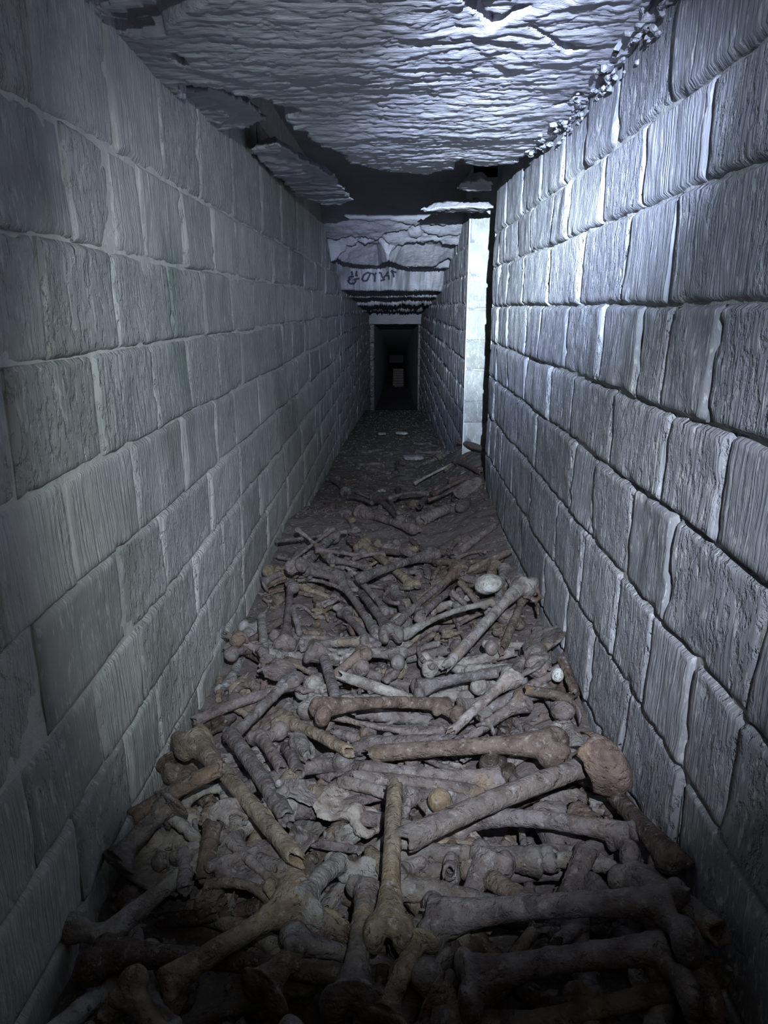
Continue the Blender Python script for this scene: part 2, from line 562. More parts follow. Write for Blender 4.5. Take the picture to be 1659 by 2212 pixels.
def block_mesh(c, axis, sgn, u0, u1, z0, z1, mat, rs, gap, proud, rnd, res, rough=0.003, slant=(0, 0)):
    """one dressed stone: front face towards the gallery with worn, rounded arrises; sgn = direction of its outward normal along the axis"""
    W, H = u1 - u0, z1 - z0
    nu, nv = (max(5, min(26, int(W / res) + 2)), max(5, min(20, int(H / res) + 2)))
    s = np.linspace(0, 1, nu)
    s = 0.5 - 0.5 * np.cos(np.pi * s) * (0.35) + (s - 0.5) * 0.65   # denser at the arrises
    t = np.linspace(0, 1, nv)
    t = 0.5 - 0.5 * np.cos(np.pi * t) * (0.35) + (t - 0.5) * 0.65
    S, T = np.meshgrid(s, t)
    Uc = u0 + S * W + slant[0] * (T - 0.5) * (1 - S) + slant[1] * (T - 0.5) * S
    Zc = z0 + T * H
    seed = rs.rand() * 200
    # course lines wander a little, the same for the stones above and below
    Zc = Zc + 0.006 * perlin(Uc * 3.0, np.round(Zc * 0 + z0, 2) * 31, c * 3) * (1 - T) + 0.006 * perlin(Uc * 3.0, np.round(Zc * 0 + z1, 2) * 31, c * 3) * T
    eu, ez = np.minimum(S, 1 - S) * W, np.minimum(T, 1 - T) * H
    # draw the outline in by the joint, raggedly
    gl = gap * (1 + 0.9 * fbm(Uc * 30, Zc * 30, seed, 3))
    gl = np.clip(gl, 0.0005, gap * 2.6)
    Uc = Uc + gl * np.where(S < 0.5, 1, -1) * np.clip(1 - eu / 0.03, 0, 1)
    Zc = Zc + gl * np.where(T < 0.5, 1, -1) * np.clip(1 - ez / 0.03, 0, 1)
    # rounded corners of the outline
    r = rnd * (1 + 0.8 * fbm(Uc * 18, Zc * 18, seed + 3, 3))
    r = np.clip(r, rnd * 0.35, rnd * 2.2)
    e = np.minimum(eu, ez)
    corner = np.hypot(np.clip(0.03 - eu, 0, 1), np.clip(0.03 - ez, 0, 1))
    e = np.minimum(e, np.clip(0.036 - corner, 0, 1) + 0.0)
    q = np.clip(1 - e / r, 0, 1)
    d = proud + rs.uniform(-1, 1) * proud * 0.3
    D = d + rs.uniform(-1, 1) * 0.004 * (S - 0.5) * 2 + rs.uniform(-1, 1) * 0.003 * (T - 0.5) * 2
    D = D + rough * fbm(Uc * 13, Zc * 9, seed, 4) + rough * 0.3 * fbm(Uc * 60, Zc * 22, seed + 5, 3)
    chips = smooth(0.30, 0.62, fbm(Uc * 15, Zc * 15, seed + 9, 3)) * np.clip(1 - e / 0.04, 0.12, 1)
    D = D - (0.5 * proud + 0.003) * chips - (proud * 1.35) * q ** 2.5
    # ring that carries the sides back into the wall
    idx = np.arange(nu * nv).reshape(nv, nu)
    ring = np.concatenate([idx[0, :], idx[1:, -1], idx[-1, -2::-1], idx[-2:0, 0]])
    P = np.stack([Uc, Zc, D], -1).reshape(-1, 3)
    back = P[ring].copy()
    back[:, 2] = -0.04
    allP = np.concatenate([P, back])
    n0, m = nu * nv, len(ring)
    f = [grid_faces(nv, nu)]
    k = np.arange(m)
    side = np.stack([ring[k], n0 + k, n0 + (k + 1) % m, ring[(k + 1) % m]], -1)
    f.append(side)
    f = np.concatenate(f)
    U, Z, Dp = allP[:, 0], allP[:, 1] + H0, allP[:, 2]
    if axis == 'x':
        V = np.stack([c + sgn * Dp, U, Z], -1)
        flip = sgn < 0
    else:
        V = np.stack([U, c + sgn * Dp, Z], -1)
        flip = sgn > 0
    if flip:
        f = f[:, ::-1]
    return V, f


def is_above_floor(c, y, z):
    return z > float(floor_surface(np.array(c), np.array(y))) - 0.10


def lay_wall(wall, c, sgn, courses, joints, y_lo, y_hi, y_single, mat, seed, gap, proud, rnd, rough, name='stone_block', len_rng=(0.17, 0.30)):
    rs = np.random.RandomState(seed)
    farV, farF, off = [], [], 0
    for i in range(len(courses) - 1):
        z1, z0 = courses[i], courses[i + 1]
        zm = 0.5 * (z0 + z1)
        js = sorted(j for j in joints.get(i, []) if y_lo < j < y_hi)
        ys = [y_lo]
        # fill with stones of ordinary length where the photograph gives no joint
        for j in js + [y_hi]:
            start = ys[-1]
            gapl = j - start
            is_traced = j in js and start in js
            if gapl > 0.36 and not is_traced:
                n = max(1, int(round(gapl / rs.uniform(*len_rng))))
                for q in range(1, n):
                    ys.append(start + gapl * (q + rs.uniform(-0.18, 0.18)) / n)
            ys.append(j)
        if y_hi in ys:
            ys = ys[:ys.index(y_hi) + 1]
        for a, b in zip(ys[:-1], ys[1:]):
            if b - a < 0.03:
                continue
            ym = 0.5 * (a + b)
            cz = float(ceiling_z(np.array([[c * 0.98]]), np.array([[ym]]))[0, 0])
            if z0 > cz + 0.09 or not is_above_floor(c, ym, z1):
                continue
            single = ym < y_single
            res = 0.011 if ym < 2.0 else 0.014 if ym < 3.5 else 0.025 if ym < 6 else 0.07
            V, f = block_mesh(c, 'x', sgn, a, b, z0, z1, mat, rs, gap, proud, rnd, res, rough,
                              slant=(0.0, 0.0) if not single else (rs.uniform(-.01, .01), rs.uniform(-.01, .01)))
            if single:
                me = mesh_np(name, V, f, mat)
                link(name, me, wall)
            else:
                farV.append(V)
                farF.append(f + off)
                off += len(V)
    if farV:
        me = mesh_np('distant_stonework', np.concatenate(farV), np.concatenate(farF), mat)
        tag(link('distant_stonework', me, wall), kind='stuff')


LC = [0.62, 0.253, 0.089, -0.072, -0.24, -0.408, -0.575, -0.728, -0.885, -1.04, -1.20, -1.37, -1.54, -1.71, -1.88, -2.05, -2.3, -2.6]
LJ_px = {0: [40, 235, 345, 425, 500, 560, 605, 640], 1: [-60, 140, 238, 302, 390, 457, 507, 548, 587, 623, 655, 680, 702, 720],
         2: [-40, 85, 244, 367, 435, 498, 545, 575, 612, 650, 672, 692, 712, 730], 3: [20, 210, 330, 407, 468, 520, 592, 608, 628, 657, 687, 706, 724],
         4: [-20, 150, 290, 392, 465, 505, 556, 590, 618, 640, 668, 690, 712], 5: [85, 262, 348, 453, 515, 577, 606, 640, 675, 702],
         6: [60, 213, 300, 420, 480, 515, 560, 612, 650, 680], 7: [275, 340, 450, 520, 575, 620, 655, 685], 8: [560, 610, 655, 680, 700]}
LJ = {i: [joint_y(p, XL, 0.5 * (LC[i] + LC[i + 1]) if i else 0.35) for p in v] for i, v in LJ_px.items()}
wall_left = link('wall_left', mortar_sheet('wall_left', 'x', XL, -0.7, Y_JAMB, -2.6, 0.9, M_MORTAR_L, 1, off=0.001, amp=0.0018))
tag(wall_left, 'long left wall of grey tooled limestone courses with pale mortar joints', 'wall', kind='structure')
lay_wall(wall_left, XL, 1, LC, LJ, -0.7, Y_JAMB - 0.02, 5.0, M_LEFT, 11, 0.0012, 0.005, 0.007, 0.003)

RC = [0.62, 0.302, 0.166, 0.004, -0.156, -0.306, -0.483, -0.665, -0.845, -1.0]
RJ_px = {0: [1800, 1463, 1338, 1275, 1225, 1172, 1130, 1098], 1: [1900, 1540, 1400, 1308, 1231, 1197, 1150, 1122, 1096],
         2: [1750, 1463, 1360, 1258, 1190, 1135, 1100], 3: [1660, 1550, 1445, 1385, 1305, 1225, 1172, 1138, 1100],
         4: [1720, 1568, 1445, 1325, 1241, 1190, 1137, 1100], 5: [1640, 1455, 1365, 1288, 1243, 1160, 1120, 1092],
         6: [1590, 1490, 1405, 1335, 1262, 1205, 1150, 1110, 1085], 7: [1720, 1468, 1352, 1280, 1225, 1180, 1130, 1095], 8: [1400, 1250, 1160]}
RJ_px[3][0] = 1760
RJ = {i: [joint_y(p, XR, 0.5 * (RC[i] + RC[i + 1]) if i else 0.37) for p in v] for i, v in RJ_px.items()}
wall_right = link('wall_right', mortar_sheet('wall_right', 'x', XR, -0.7, Y_RIGHT_END, -1.15, 0.9, M_MORTAR_R, -1, off=0.004, amp=0.006))
tag(wall_right, 'near right wall of large blue-grey tooled limestone blocks with open dark joints', 'wall', kind='structure')
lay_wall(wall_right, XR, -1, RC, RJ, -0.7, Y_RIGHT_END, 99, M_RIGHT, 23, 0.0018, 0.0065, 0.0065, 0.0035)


def plain_sheet(name, p0, p1, p2, p3, mat, n=24, amp=0.006):
    """lumpy quad between four corners, for surfaces that stay in darkness"""
    p0, p1, p2, p3 = (np.array(p, float) for p in (p0, p1, p2, p3))
    S, T = np.meshgrid(np.linspace(0, 1, n), np.linspace(0, 1, n))
    S, T = S[..., None], T[..., None]
    P = (p0 * (1 - S) + p1 * S) * (1 - T) + (p3 * (1 - S) + p2 * S) * T
    nrm = np.cross(p1 - p0, p3 - p0)
    nrm /= np.linalg.norm(nrm)
    P = P + nrm * (amp * fbm(S * 9, T * 9, p0[0] * 3, 3))
    return mesh_np(name, P.reshape(-1, 3), grid_faces(n, n), mat)


def Zw(z):
    return z + H0


# return of the near right wall into the side passage, the passage's end, and the far right wall with its bright pale face
ret = link('wall_passage_return', plain_sheet('wall_passage_return', (XR, Y_RIGHT_END, Zw(-1.2)), (X_SIDE, Y_RIGHT_END, Zw(-1.2)), (X_SIDE, Y_RIGHT_END, Zw(0.9)), (XR, Y_RIGHT_END, Zw(0.9)), M_MORTAR_R))
tag(ret, 'hidden stone return where the right wall turns into the side passage', 'wall', kind='structure')
pend = link('wall_passage_end', plain_sheet('wall_passage_end', (X_SIDE, Y_RIGHT_END, Zw(-1.2)), (X_SIDE, Y_FAR_START, Zw(-1.2)), (X_SIDE, Y_FAR_START, Zw(0.9)), (X_SIDE, Y_RIGHT_END, Zw(0.9)), M_MORTAR_R))
tag(pend, 'unlit stone end of the side passage on the right', 'wall', kind='structure')

wall_far = link('wall_right_far', mortar_sheet('wall_right_far', 'x', XR, Y_FAR_START, Y_JAMB, -2.6, 0.9, M_MORTAR_L, -1, off=0.002, amp=0.003))
tag(wall_far, 'farther right wall of small blue-grey blocks beyond the side opening', 'wall', kind='structure')
FC = [0.6, 0.36, 0.19, 0.02, -0.15, -0.32, -0.50, -0.67, -0.84, -1.01, -1.18, -1.35, -1.52, -1.7, -1.9, -2.1, -2.4]
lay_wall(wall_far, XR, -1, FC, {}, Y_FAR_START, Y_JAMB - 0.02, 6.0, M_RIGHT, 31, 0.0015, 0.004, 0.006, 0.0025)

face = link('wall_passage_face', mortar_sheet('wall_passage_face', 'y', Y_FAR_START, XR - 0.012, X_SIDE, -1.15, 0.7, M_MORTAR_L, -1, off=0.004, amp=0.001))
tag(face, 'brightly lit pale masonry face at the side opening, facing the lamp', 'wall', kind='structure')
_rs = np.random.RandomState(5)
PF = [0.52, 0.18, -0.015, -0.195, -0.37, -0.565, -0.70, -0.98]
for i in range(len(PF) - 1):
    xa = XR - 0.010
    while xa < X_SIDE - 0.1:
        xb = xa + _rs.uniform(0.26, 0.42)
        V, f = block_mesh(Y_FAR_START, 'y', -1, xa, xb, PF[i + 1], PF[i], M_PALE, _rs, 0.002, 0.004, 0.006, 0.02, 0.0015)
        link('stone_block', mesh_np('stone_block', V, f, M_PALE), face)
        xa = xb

# the far narrowing: jambs and the dark gallery beyond
for nm, x0, x1, lab in (('trim_1', XL - 0.01, XL + 0.075, 'pale stone jamb where the gallery narrows far away, on its left side'),
                        ('trim_2', XR - 0.035, XR + 0.01, 'thin pale stone jamb where the gallery narrows far away, on its right side')):
    e = bpy.data.objects.new(nm, None)
    COL.objects.link(e)
    e.location = (0.5 * (x0 + x1), Y_JAMB, Zw(-2.4))
    tag(e, lab, 'jamb', kind='structure')
    z = -2.35
    while z < 0.1:
        hgt = _rs.uniform(0.26, 0.38)
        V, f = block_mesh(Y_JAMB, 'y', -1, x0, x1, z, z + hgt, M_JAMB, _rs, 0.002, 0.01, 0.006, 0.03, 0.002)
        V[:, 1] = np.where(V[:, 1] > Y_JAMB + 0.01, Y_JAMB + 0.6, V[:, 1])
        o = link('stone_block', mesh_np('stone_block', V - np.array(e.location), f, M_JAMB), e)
        z += hgt
for nm, x, s, lab in (('wall_left_beyond', XL + 0.06, 1, 'dark left wall of the gallery beyond the narrowing'),
                      ('wall_right_beyond', XR - 0.02, -1, 'dark right wall of the gallery beyond the narrowing')):
    V0 = plain_sheet(nm, (x, Y_JAMB + 0.05, Zw(-2.8)), (x, 44, Zw(-4.8)), (x, 44, Zw(0.3)), (x, Y_JAMB + 0.05, Zw(0.3)), M_LEFT, 60)
    tag(link(nm, V0), lab, 'wall', kind='structure')
tag(link('wall_end', plain_sheet('wall_end', (-0.6, 44, Zw(-5.9)), (0.6, 44, Zw(-5.9)), (0.6, 44, Zw(0.3)), (-0.6, 44, Zw(0.3)), M_DIRT)), 'unlit end of the gallery far beyond the steps', 'wall', kind='structure')  # dark earth colour used here to deepen the gloom on the end wall

# low stone steps at the far end
steps = bpy.data.objects.new('stone_stair', None)
COL.objects.link(steps)
steps.location = (0.06, 23.0, Zw(-2.50))
tag(steps, 'narrow flight of stone steps barely visible in the dark far end', 'stairs')
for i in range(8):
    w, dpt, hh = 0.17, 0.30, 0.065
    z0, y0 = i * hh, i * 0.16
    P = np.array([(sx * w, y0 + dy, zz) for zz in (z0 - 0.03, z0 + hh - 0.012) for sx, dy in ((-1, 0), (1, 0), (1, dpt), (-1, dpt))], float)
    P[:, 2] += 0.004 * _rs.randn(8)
    me = mesh_np('step', P, [(0, 3, 2, 1), (4, 5, 6, 7), (0, 1, 5, 4), (1, 2, 6, 5), (2, 3, 7, 6), (3, 0, 4, 7)], M_DIRT, False)  # stone steps take the dark earth colour to paint in their dimness
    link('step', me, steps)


# painted letters on the rock
def hit_ceiling(px, py):
    d = ray(px, py)
    t = np.linspace(4.0, 9.0, 2500)
    P = d[None, :] * t[:, None]
    z = ceiling_z(P[:, 0][:, None], P[:, 1][:, None])[:, 0]
    k = np.argmax(P[:, 2] > z - 0.001)
    if P[k, 2] <= z[k] - 0.001:
        return None
    return P[max(k - 2, 0)]


letters = []
for st in ([(275, 170), (290, 260)], [(395, 165), (370, 270), (420, 270)],
           [(330, 290), (230, 300), (205, 345), (240, 362), (185, 400), (240, 468), (330, 460), (372, 400), (330, 362), (460, 340)],
           [(640, 200), (560, 260), (520, 360), (560, 402), (640, 390), (690, 290), (722, 212), (640, 200)],
           [(745, 212), (800, 240), (830, 300), (822, 420)], [(862, 200), (820, 262)],
           [(920, 200), (980, 212), (992, 290), (1060, 370), (962, 392)], [(1150, 180), (1080, 270), (1030, 330)],
           [(1080, 270), (1160, 272), (1166, 370)], [(1210, 150), (1270, 230), (1282, 310)], [(1210, 150), (1340, 200)]):
    pts = []
    for (a, b), (c, d) in zip(st[:-1], st[1:]):
        n = max(2, int(math.hypot(c - a, d - b) / 14))
        pts += [(a + (c - a) * i / n, b + (d - b) * i / n) for i in range(n)]
    pts.append(st[-1])
    letters.append([(735 + a / 11.06, 570 + b / 11.06) for a, b in pts])
lv, lf = [], []
for pts in letters:
    prev = None
    for i, (a, b) in enumerate(pts):
        q = pts[min(i + 1, len(pts) - 1)]
        p = pts[max(i - 1, 0)]
        tx, ty = q[0] - p[0], q[1] - p[1]
        n = math.hypot(tx, ty) + 1e-6
        w = 2.0
        A, B = hit_ceiling(a - ty / n * w, b + tx / n * w), hit_ceiling(a + ty / n * w, b - tx / n * w)
        if A is None or B is None:
            prev = None
            continue
        lv += [A + (0, 0, H0 - 0.003), B + (0, 0, H0 - 0.003)]
        k = len(lv)
        if prev is not None and np.linalg.norm(A - lv[prev] + (0, 0, H0)) < 0.12:
            lf.append((prev, prev + 1, k - 1, k - 2))
        prev = k - 2
if lf:
    pl = link('painted_letters', mesh_np('painted_letters', lv, lf, M_PAINT), CEIL)
    tag(pl, 'faded dark hand-painted letters on the rock')

# ------------------------------------------------------------------ bones: prototypes
def ring_pts(n=16):
    a = np.linspace(0, 2 * math.pi, n, endpoint=False)
    return np.cos(a), np.sin(a)


class Shape:
    """closed lofts and blobs gathered and fused into one continuous surface"""

    def __init__(s, seed=0):
        s.V, s.F, s.n = [], [], 0
        s.rs = np.random.RandomState(seed)

    def add(s, V, F):
        s.V.append(np.asarray(V, float))
        s.F += [tuple(int(i) + s.n for i in f) for f in F]
        s.n += len(V)

    def tube(s, st, n=14, open_a=False, open_b=False, flat=None):
        """st: (x, y, z, ry, rz); open ends are broken and hollow"""
        st = [np.array(q, float) for q in st]
        cx, cy = ring_pts(n)
        P0 = np.array([q[:3] for q in st])
        T = np.gradient(P0, axis=0)
        T /= np.linalg.norm(T, axis=1)[:, None] + 1e-9
        rings = []

        def ring(p, t, ry, rz, jag=0):
            up = np.array([0, 0, 1.0]) if abs(t[2]) < 0.9 else np.array([1.0, 0, 0])
            side = np.cross(up, t)
            side /= np.linalg.norm(side)
            up2 = np.cross(t, side)
            R = p + side * (cx * ry)[:, None] + up2 * (cy * rz)[:, None]
            if jag:
                R = R + t * (s.rs.uniform(-1, 1, n) * jag)[:, None]
            return R
        if open_a:
            p, t, ry, rz = st[0][:3], T[0], st[0][3], st[0][4]
            j = s.rs.uniform(-1, 1, n) * 0.012
            rings.append(ring(p + t * 0.045, t, ry * 0.4, rz * 0.4))
            rings.append(ring(p + t * 0.02, t, ry * 0.55, rz * 0.55))
            rings.append(ring(p, t, ry * 0.62, rz * 0.62) + t * j[:, None])
            rings.append(ring(p, t, ry, rz) + t * j[:, None])
            body = range(1, len(st))
        else:
            body = range(len(st))
        last = len(st) - 1
        for i in body:
            if i == last and open_b:
                p, t, ry, rz = st[i][:3], T[i], st[i][3], st[i][4]
                j = s.rs.uniform(-1, 1, n) * 0.012
                rings.append(ring(p, t, ry, rz) + t * j[:, None])
                rings.append(ring(p, t, ry * 0.62, rz * 0.62) + t * j[:, None])
                rings.append(ring(p - t * 0.02, t, ry * 0.55, rz * 0.55))
                rings.append(ring(p - t * 0.045, t, ry * 0.4, rz * 0.4))
            else:
                rings.append(ring(st[i][:3], T[i], st[i][3], st[i][4]))
        V = np.concatenate(rings)
        m = len(rings)
        F = []
        for r in range(m - 1):
            for k in range(n):
                F.append((r * n + k, r * n + (k + 1) % n, (r + 1) * n + (k + 1) % n, (r + 1) * n + k))
        F.append(tuple(range(n))[::-1])
        F.append(tuple((m - 1) * n + k for k in range(n)))
        s.add(V, F)
        return s

    def blob(s, x, y, z, rx, ry, rz, n=12):
        th = np.linspace(0, math.pi, n // 2 + 2)
        V, F = [], []
        V.append((x, y, z + rz))
        for t in th[1:-1]:
            for k in range(n):
                a = 2 * math.pi * k / n
                V.append((x + rx * math.sin(t) * math.cos(a), y + ry * math.sin(t) * math.sin(a), z + rz * math.cos(t)))
        V.append((x, y, z - rz))
        m = len(th) - 2
        for k in range(n):
            F.append((0, 1 + k, 1 + (k + 1) % n))
            for r in range(m - 1):
                F.append((1 + r * n + k, 1 + (r + 1) * n + k, 1 + (r + 1) * n + (k + 1) % n, 1 + r * n + (k + 1) % n))
            F.append((1 + (m - 1) * n + k, len(V) - 1, 1 + (m - 1) * n + (k + 1) % n))
        s.add(V, F)
        return s

    def mesh(s, name, voxel=0.0032, lump=0.0011, smooth_it=3, seed=0, bite=0.0):
        me = bpy.data.meshes.new(name)
        me.from_pydata(np.concatenate(s.V).tolist(), [], s.F)
        o = bpy.data.objects.new(name, me)
        COL.objects.link(o)
        md = o.modifiers.new('r', 'REMESH')
        md.mode, md.voxel_size = 'VOXEL', voxel
        m2 = o.modifiers.new('s', 'SMOOTH')
        m2.iterations, m2.factor = smooth_it, 0.5
        dg = bpy.context.evaluated_depsgraph_get()
        out = bpy.data.meshes.new_from_object(o.evaluated_get(dg))
        bpy.data.objects.remove(o)
        bpy.data.meshes.remove(me)
        n = len(out.vertices)
        co = np.empty(n * 3, np.float32)
        out.vertices.foreach_get('co', co)
        co = co.reshape(-1, 3)
        no = np.empty(n * 3, np.float32)
        out.vertices.foreach_get('normal', no)
        no = no.reshape(-1, 3)
        x, y, z = co.T
        d = lump * fbm(x * 55, y * 55, z * 55 + seed * 3.3, 3) + lump * 0.8 * fbm(x * 18, y * 40, z * 40 + seed * 5.1, 2)
        d -= bite * smooth(0.35, 0.7, fbm(x * 38, y * 38, z * 38 + seed * 7.7, 2))
        co = co + no * d[:, None]
        out.vertices.foreach_set('co', co.astype(np.float32).ravel())
        out.polygons.foreach_set('use_smooth', np.ones(len(out.polygons), bool))
        out.name = name
        out.materials.append(M_BONE)
        out.update()
        return out


def bow(x, L, a):
    return a * math.sin(math.pi * max(0, min(1, x / L)))


def shaft(L, x0, x1, r0, r1, mid, b=0.008, n=9, flat=1.0):
    q = []
    for i in range(n):
        t = i / (n - 1)
        x = x0 + (x1 - x0) * t
        r = mid + (r0 - mid) * max(0, 1 - t * 3.4) ** 1.6 + (r1 - mid) * max(0, (t - 0.70) / 0.30) ** 1.5
        q.append((x, 0, bow(x, L, b), r, r * flat))
    return q


def make_protos():
    P = {}

    def put(kind, me, L, r, w):
        P.setdefault(kind, []).append((me, L, r, w))
    for v in range(2):
        k = 1 + 0.06 * v
        L = 0.44
        s = Shape(v).tube(shaft(L, 0.025, 0.415, 0.020, 0.027, 0.0135 * k, 0.010 + 0.004 * v))
        s.tube([(0.055, 0, 0, 0.017, 0.015), (0.035, 0.022, 0, 0.0145, 0.014), (0.022, 0.040, 0, 0.015, 0.015)])
        s.blob(0.020, 0.047, 0.002, 0.0235, 0.0235, 0.0235).blob(0.018, -0.014, 0, 0.020, 0.016, 0.018).blob(0.065, 0.012, -0.010, 0.013, 0.010, 0.010)
        s.blob(0.418, 0.021, -0.006, 0.024, 0.018, 0.027).blob(0.418, -0.021, -0.006, 0.024, 0.017, 0.026).blob(0.410, 0, 0.006, 0.018, 0.024, 0.016)
        put('femur', s.mesh('femur', seed=v), L, 0.015, 0.035)
        s = Shape(10 + v).tube(shaft(0.26, 0.025, 0.26, 0.020, 0.0135, 0.0138 * k, 0.006), open_b=True)
        s.tube([(0.055, 0, 0, 0.017, 0.015), (0.035, 0.022, 0, 0.0145, 0.014), (0.022, 0.040, 0, 0.015, 0.015)])
        s.blob(0.020, 0.047, 0.002, 0.0235, 0.0235, 0.0235).blob(0.018, -0.014, 0, 0.020, 0.016, 0.018)
        put('femur_upper', s.mesh('broken_femur', seed=v + 3), 0.26, 0.015, 0.03)
        s = Shape(20 + v).tube(shaft(0.27, 0.0, 0.245, 0.014, 0.027, 0.0138 * k, 0.006), open_a=True)
        s.blob(0.248, 0.021, -0.006, 0.024, 0.018, 0.027).blob(0.248, -0.021, -0.006, 0.024, 0.017, 0.026).blob(0.240, 0, 0.006, 0.018, 0.024, 0.016)
        put('femur_lower', s.mesh('broken_femur', seed=v + 5, bite=0.002), 0.27, 0.015, 0.03)
        L = 0.37
        s = Shape(30 + v).tube(shaft(L, 0.012, 0.350, 0.031, 0.019, 0.0118 * k, 0.004, flat=1.12))
        s.blob(0.012, 0, 0, 0.014, 0.036, 0.025).blob(0.010, 0.018, 0.004, 0.014, 0.019, 0.022).blob(0.010, -0.018, 0.004, 0.014, 0.019, 0.022).blob(0.045, 0, 0.016, 0.014, 0.010, 0.010)
        s.blob(0.354, 0, 0, 0.014, 0.022, 0.019).blob(0.364, 0.017, 0, 0.014, 0.008, 0.010)
        put('tibia', s.mesh('tibia', seed=v + 7), L, 0.013, 0.03)
        s = Shape(40 + v).tube(shaft(0.24, 0.012, 0.24, 0.031, 0.012, 0.0122 * k, 0.003, flat=1.12), open_b=True)
        s.blob(0.012, 0, 0, 0.014, 0.036, 0.025).blob(0.010, 0.018, 0.004, 0.014, 0.019, 0.022).blob(0.010, -0.018, 0.004, 0.014, 0.019, 0.022)
        put('tibia_upper', s.mesh('broken_tibia', seed=v + 9, bite=0.002), 0.24, 0.013, 0.028)
        L = 0.31
        s = Shape(50 + v).tube(shaft(L, 0.020, 0.285, 0.019, 0.017, 0.0108 * k, 0.003))
        s.tube([(0.235, 0, 0, 0.011, 0.010), (0.27, 0, 0, 0.020, 0.009), (0.292, 0, 0, 0.029, 0.009), (0.300, 0, 0, 0.026, 0.008)])
        s.blob(0.020, 0.010, 0.004, 0.021, 0.021, 0.021).blob(0.018, -0.014, 0, 0.016, 0.011, 0.013).blob(0.298, -0.008, 0, 0.011, 0.014, 0.012).blob(0.298, 0.014, 0.003, 0.011, 0.010, 0.011)
        put('humerus', s.mesh('humerus', seed=v + 11), L, 0.012, 0.024)
        s = Shape(60 + v).tube(shaft(0.2, 0.020, 0.2, 0.019, 0.0115, 0.0112 * k, 0.003), open_b=True)
        s.blob(0.020, 0.010, 0.004, 0.021, 0.021, 0.021).blob(0.018, -0.014, 0, 0.016, 0.011, 0.013)
        put('humerus_upper', s.mesh('broken_humerus', seed=v + 13, bite=0.002), 0.20, 0.012, 0.022)
        L = 0.24
        s = Shape(70 + v).tube(shaft(L, 0.006, 0.225, 0.009, 0.014, 0.0066, 0.008 + 0.006 * v))
        s.blob(0.008, 0, 0, 0.009, 0.0115, 0.011).blob(0.030, 0.007, 0, 0.009, 0.006, 0.006).blob(0.226, 0, 0, 0.012, 0.016, 0.011)
        put('radius', s.mesh('radius', seed=v + 15, voxel=0.0026), L, 0.008, 0.013)
        L = 0.35
        s = Shape(80 + v).tube(shaft(L, 0.01, 0.335, 0.010, 0.009, 0.0064, 0.004))
        s.blob(0.012, 0, 0, 0.013, 0.012, 0.011).blob(0.334, 0, 0, 0.016, 0.010, 0.009)
        put('fibula', s.mesh('fibula', seed=v + 17, voxel=0.0028), L, 0.007, 0.012)
        s = Shape(90 + v).tube(shaft(0.28, 0.0, 0.28, 0.0165, 0.0145, 0.0138, 0.005, flat=0.92), open_a=True, open_b=True)
        put('shaft', s.mesh('bone_shaft', seed=v + 19, bite=0.0012), 0.28, 0.014, 0.015)
        s = Shape(100 + v).tube(shaft(0.20, 0.0, 0.20, 0.012, 0.009, 0.0102, 0.003), open_a=True, open_b=(v == 1))
        put('small_shaft', s.mesh('bone_shaft', seed=v + 21, bite=0.0012, voxel=0.0028), 0.20, 0.0105, 0.011)
        # rib
        st = []
        for i in range(13):
            t = i / 12
            a = math.pi * (0.12 + 0.72 * t)
            st.append((0.10 - 0.105 * math.cos(a), 0.075 * math.sin(a) - 0.02, 0.006 * math.sin(3 * t), 0.0042 + 0.002 * (1 - t), 0.0068 + 0.002 * t))
        s = Shape(110 + v).tube(st).blob(0.004, 0.005, 0, 0.009, 0.008, 0.008)
        put('rib', s.mesh('rib', seed=v + 23, voxel=0.0025, lump=0.0007), 0.205, 0.006, 0.045)
        # collar bone: a flat S
        st = [(0.15 * t, 0.014 * math.sin(2 * math.pi * t), 0.002, 0.0085 - 0.003 * math.sin(math.pi * t), 0.0065) for t in np.linspace(0, 1, 12)]
        s = Shape(120 + v).tube(st).blob(0.003, 0, 0, 0.010, 0.012, 0.010)
        put('clavicle', s.mesh('clavicle', seed=v + 25, voxel=0.0025), 0.15, 0.007, 0.018)
        # hip bone: iliac blade, socket, sitting bone ring
        s = Shape(130 + v)
        s.tube([(0.0, 0, 0.006, 0.052, 0.005), (0.03, 0, 0.0, 0.068, 0.0065), (0.065, 0, -0.006, 0.054, 0.008), (0.095, 0.0, 0, 0.026, 0.015), (0.115, 0.004, 0, 0.026, 0.022)], 20)
        s.blob(0.118, 0.004, 0.006, 0.030, 0.028, 0.020).blob(0.0, 0.0, 0.006, 0.009, 0.056, 0.009)
        s.tube([(0.125, 0.022, 0, 0.013, 0.011), (0.155, 0.040, 0, 0.011, 0.008), (0.190, 0.030, 0, 0.012, 0.007), (0.205, 0.004, 0, 0.010, 0.007)])
        s.tube([(0.125, -0.016, 0, 0.014, 0.013), (0.160, -0.032, 0, 0.015, 0.013), (0.190, -0.030, 0, 0.013, 0.010), (0.206, -0.004, 0, 0.010, 0.007), (0.205, 0.010, 0, 0.009, 0.007)])
        put('hip', s.mesh('hip_bone', seed=v + 27, voxel=0.0036, bite=0.003), 0.21, 0.015, 0.065)
        # shoulder blade
        s = Shape(140 + v)
        s.tube([(0.0, 0, 0, 0.010, 0.004), (0.03, 0.002, 0, 0.026, 0.0036), (0.08, 0.004, 0.002, 0.046, 0.0036), (0.125, 0.0, 0.004, 0.050, 0.004), (0.14, -0.004, 0.005, 0.030, 0.0045)], 20)
        s.tube([(0.09, -0.045, 0.004, 0.004, 0.008), (0.108, 0.0, 0.012, 0.004, 0.010), (0.125, 0.05, 0.020, 0.006, 0.010), (0.128, 0.075, 0.024, 0.010, 0.007)])
        s.blob(0.118, 0.052, 0.004, 0.019, 0.014, 0.014)
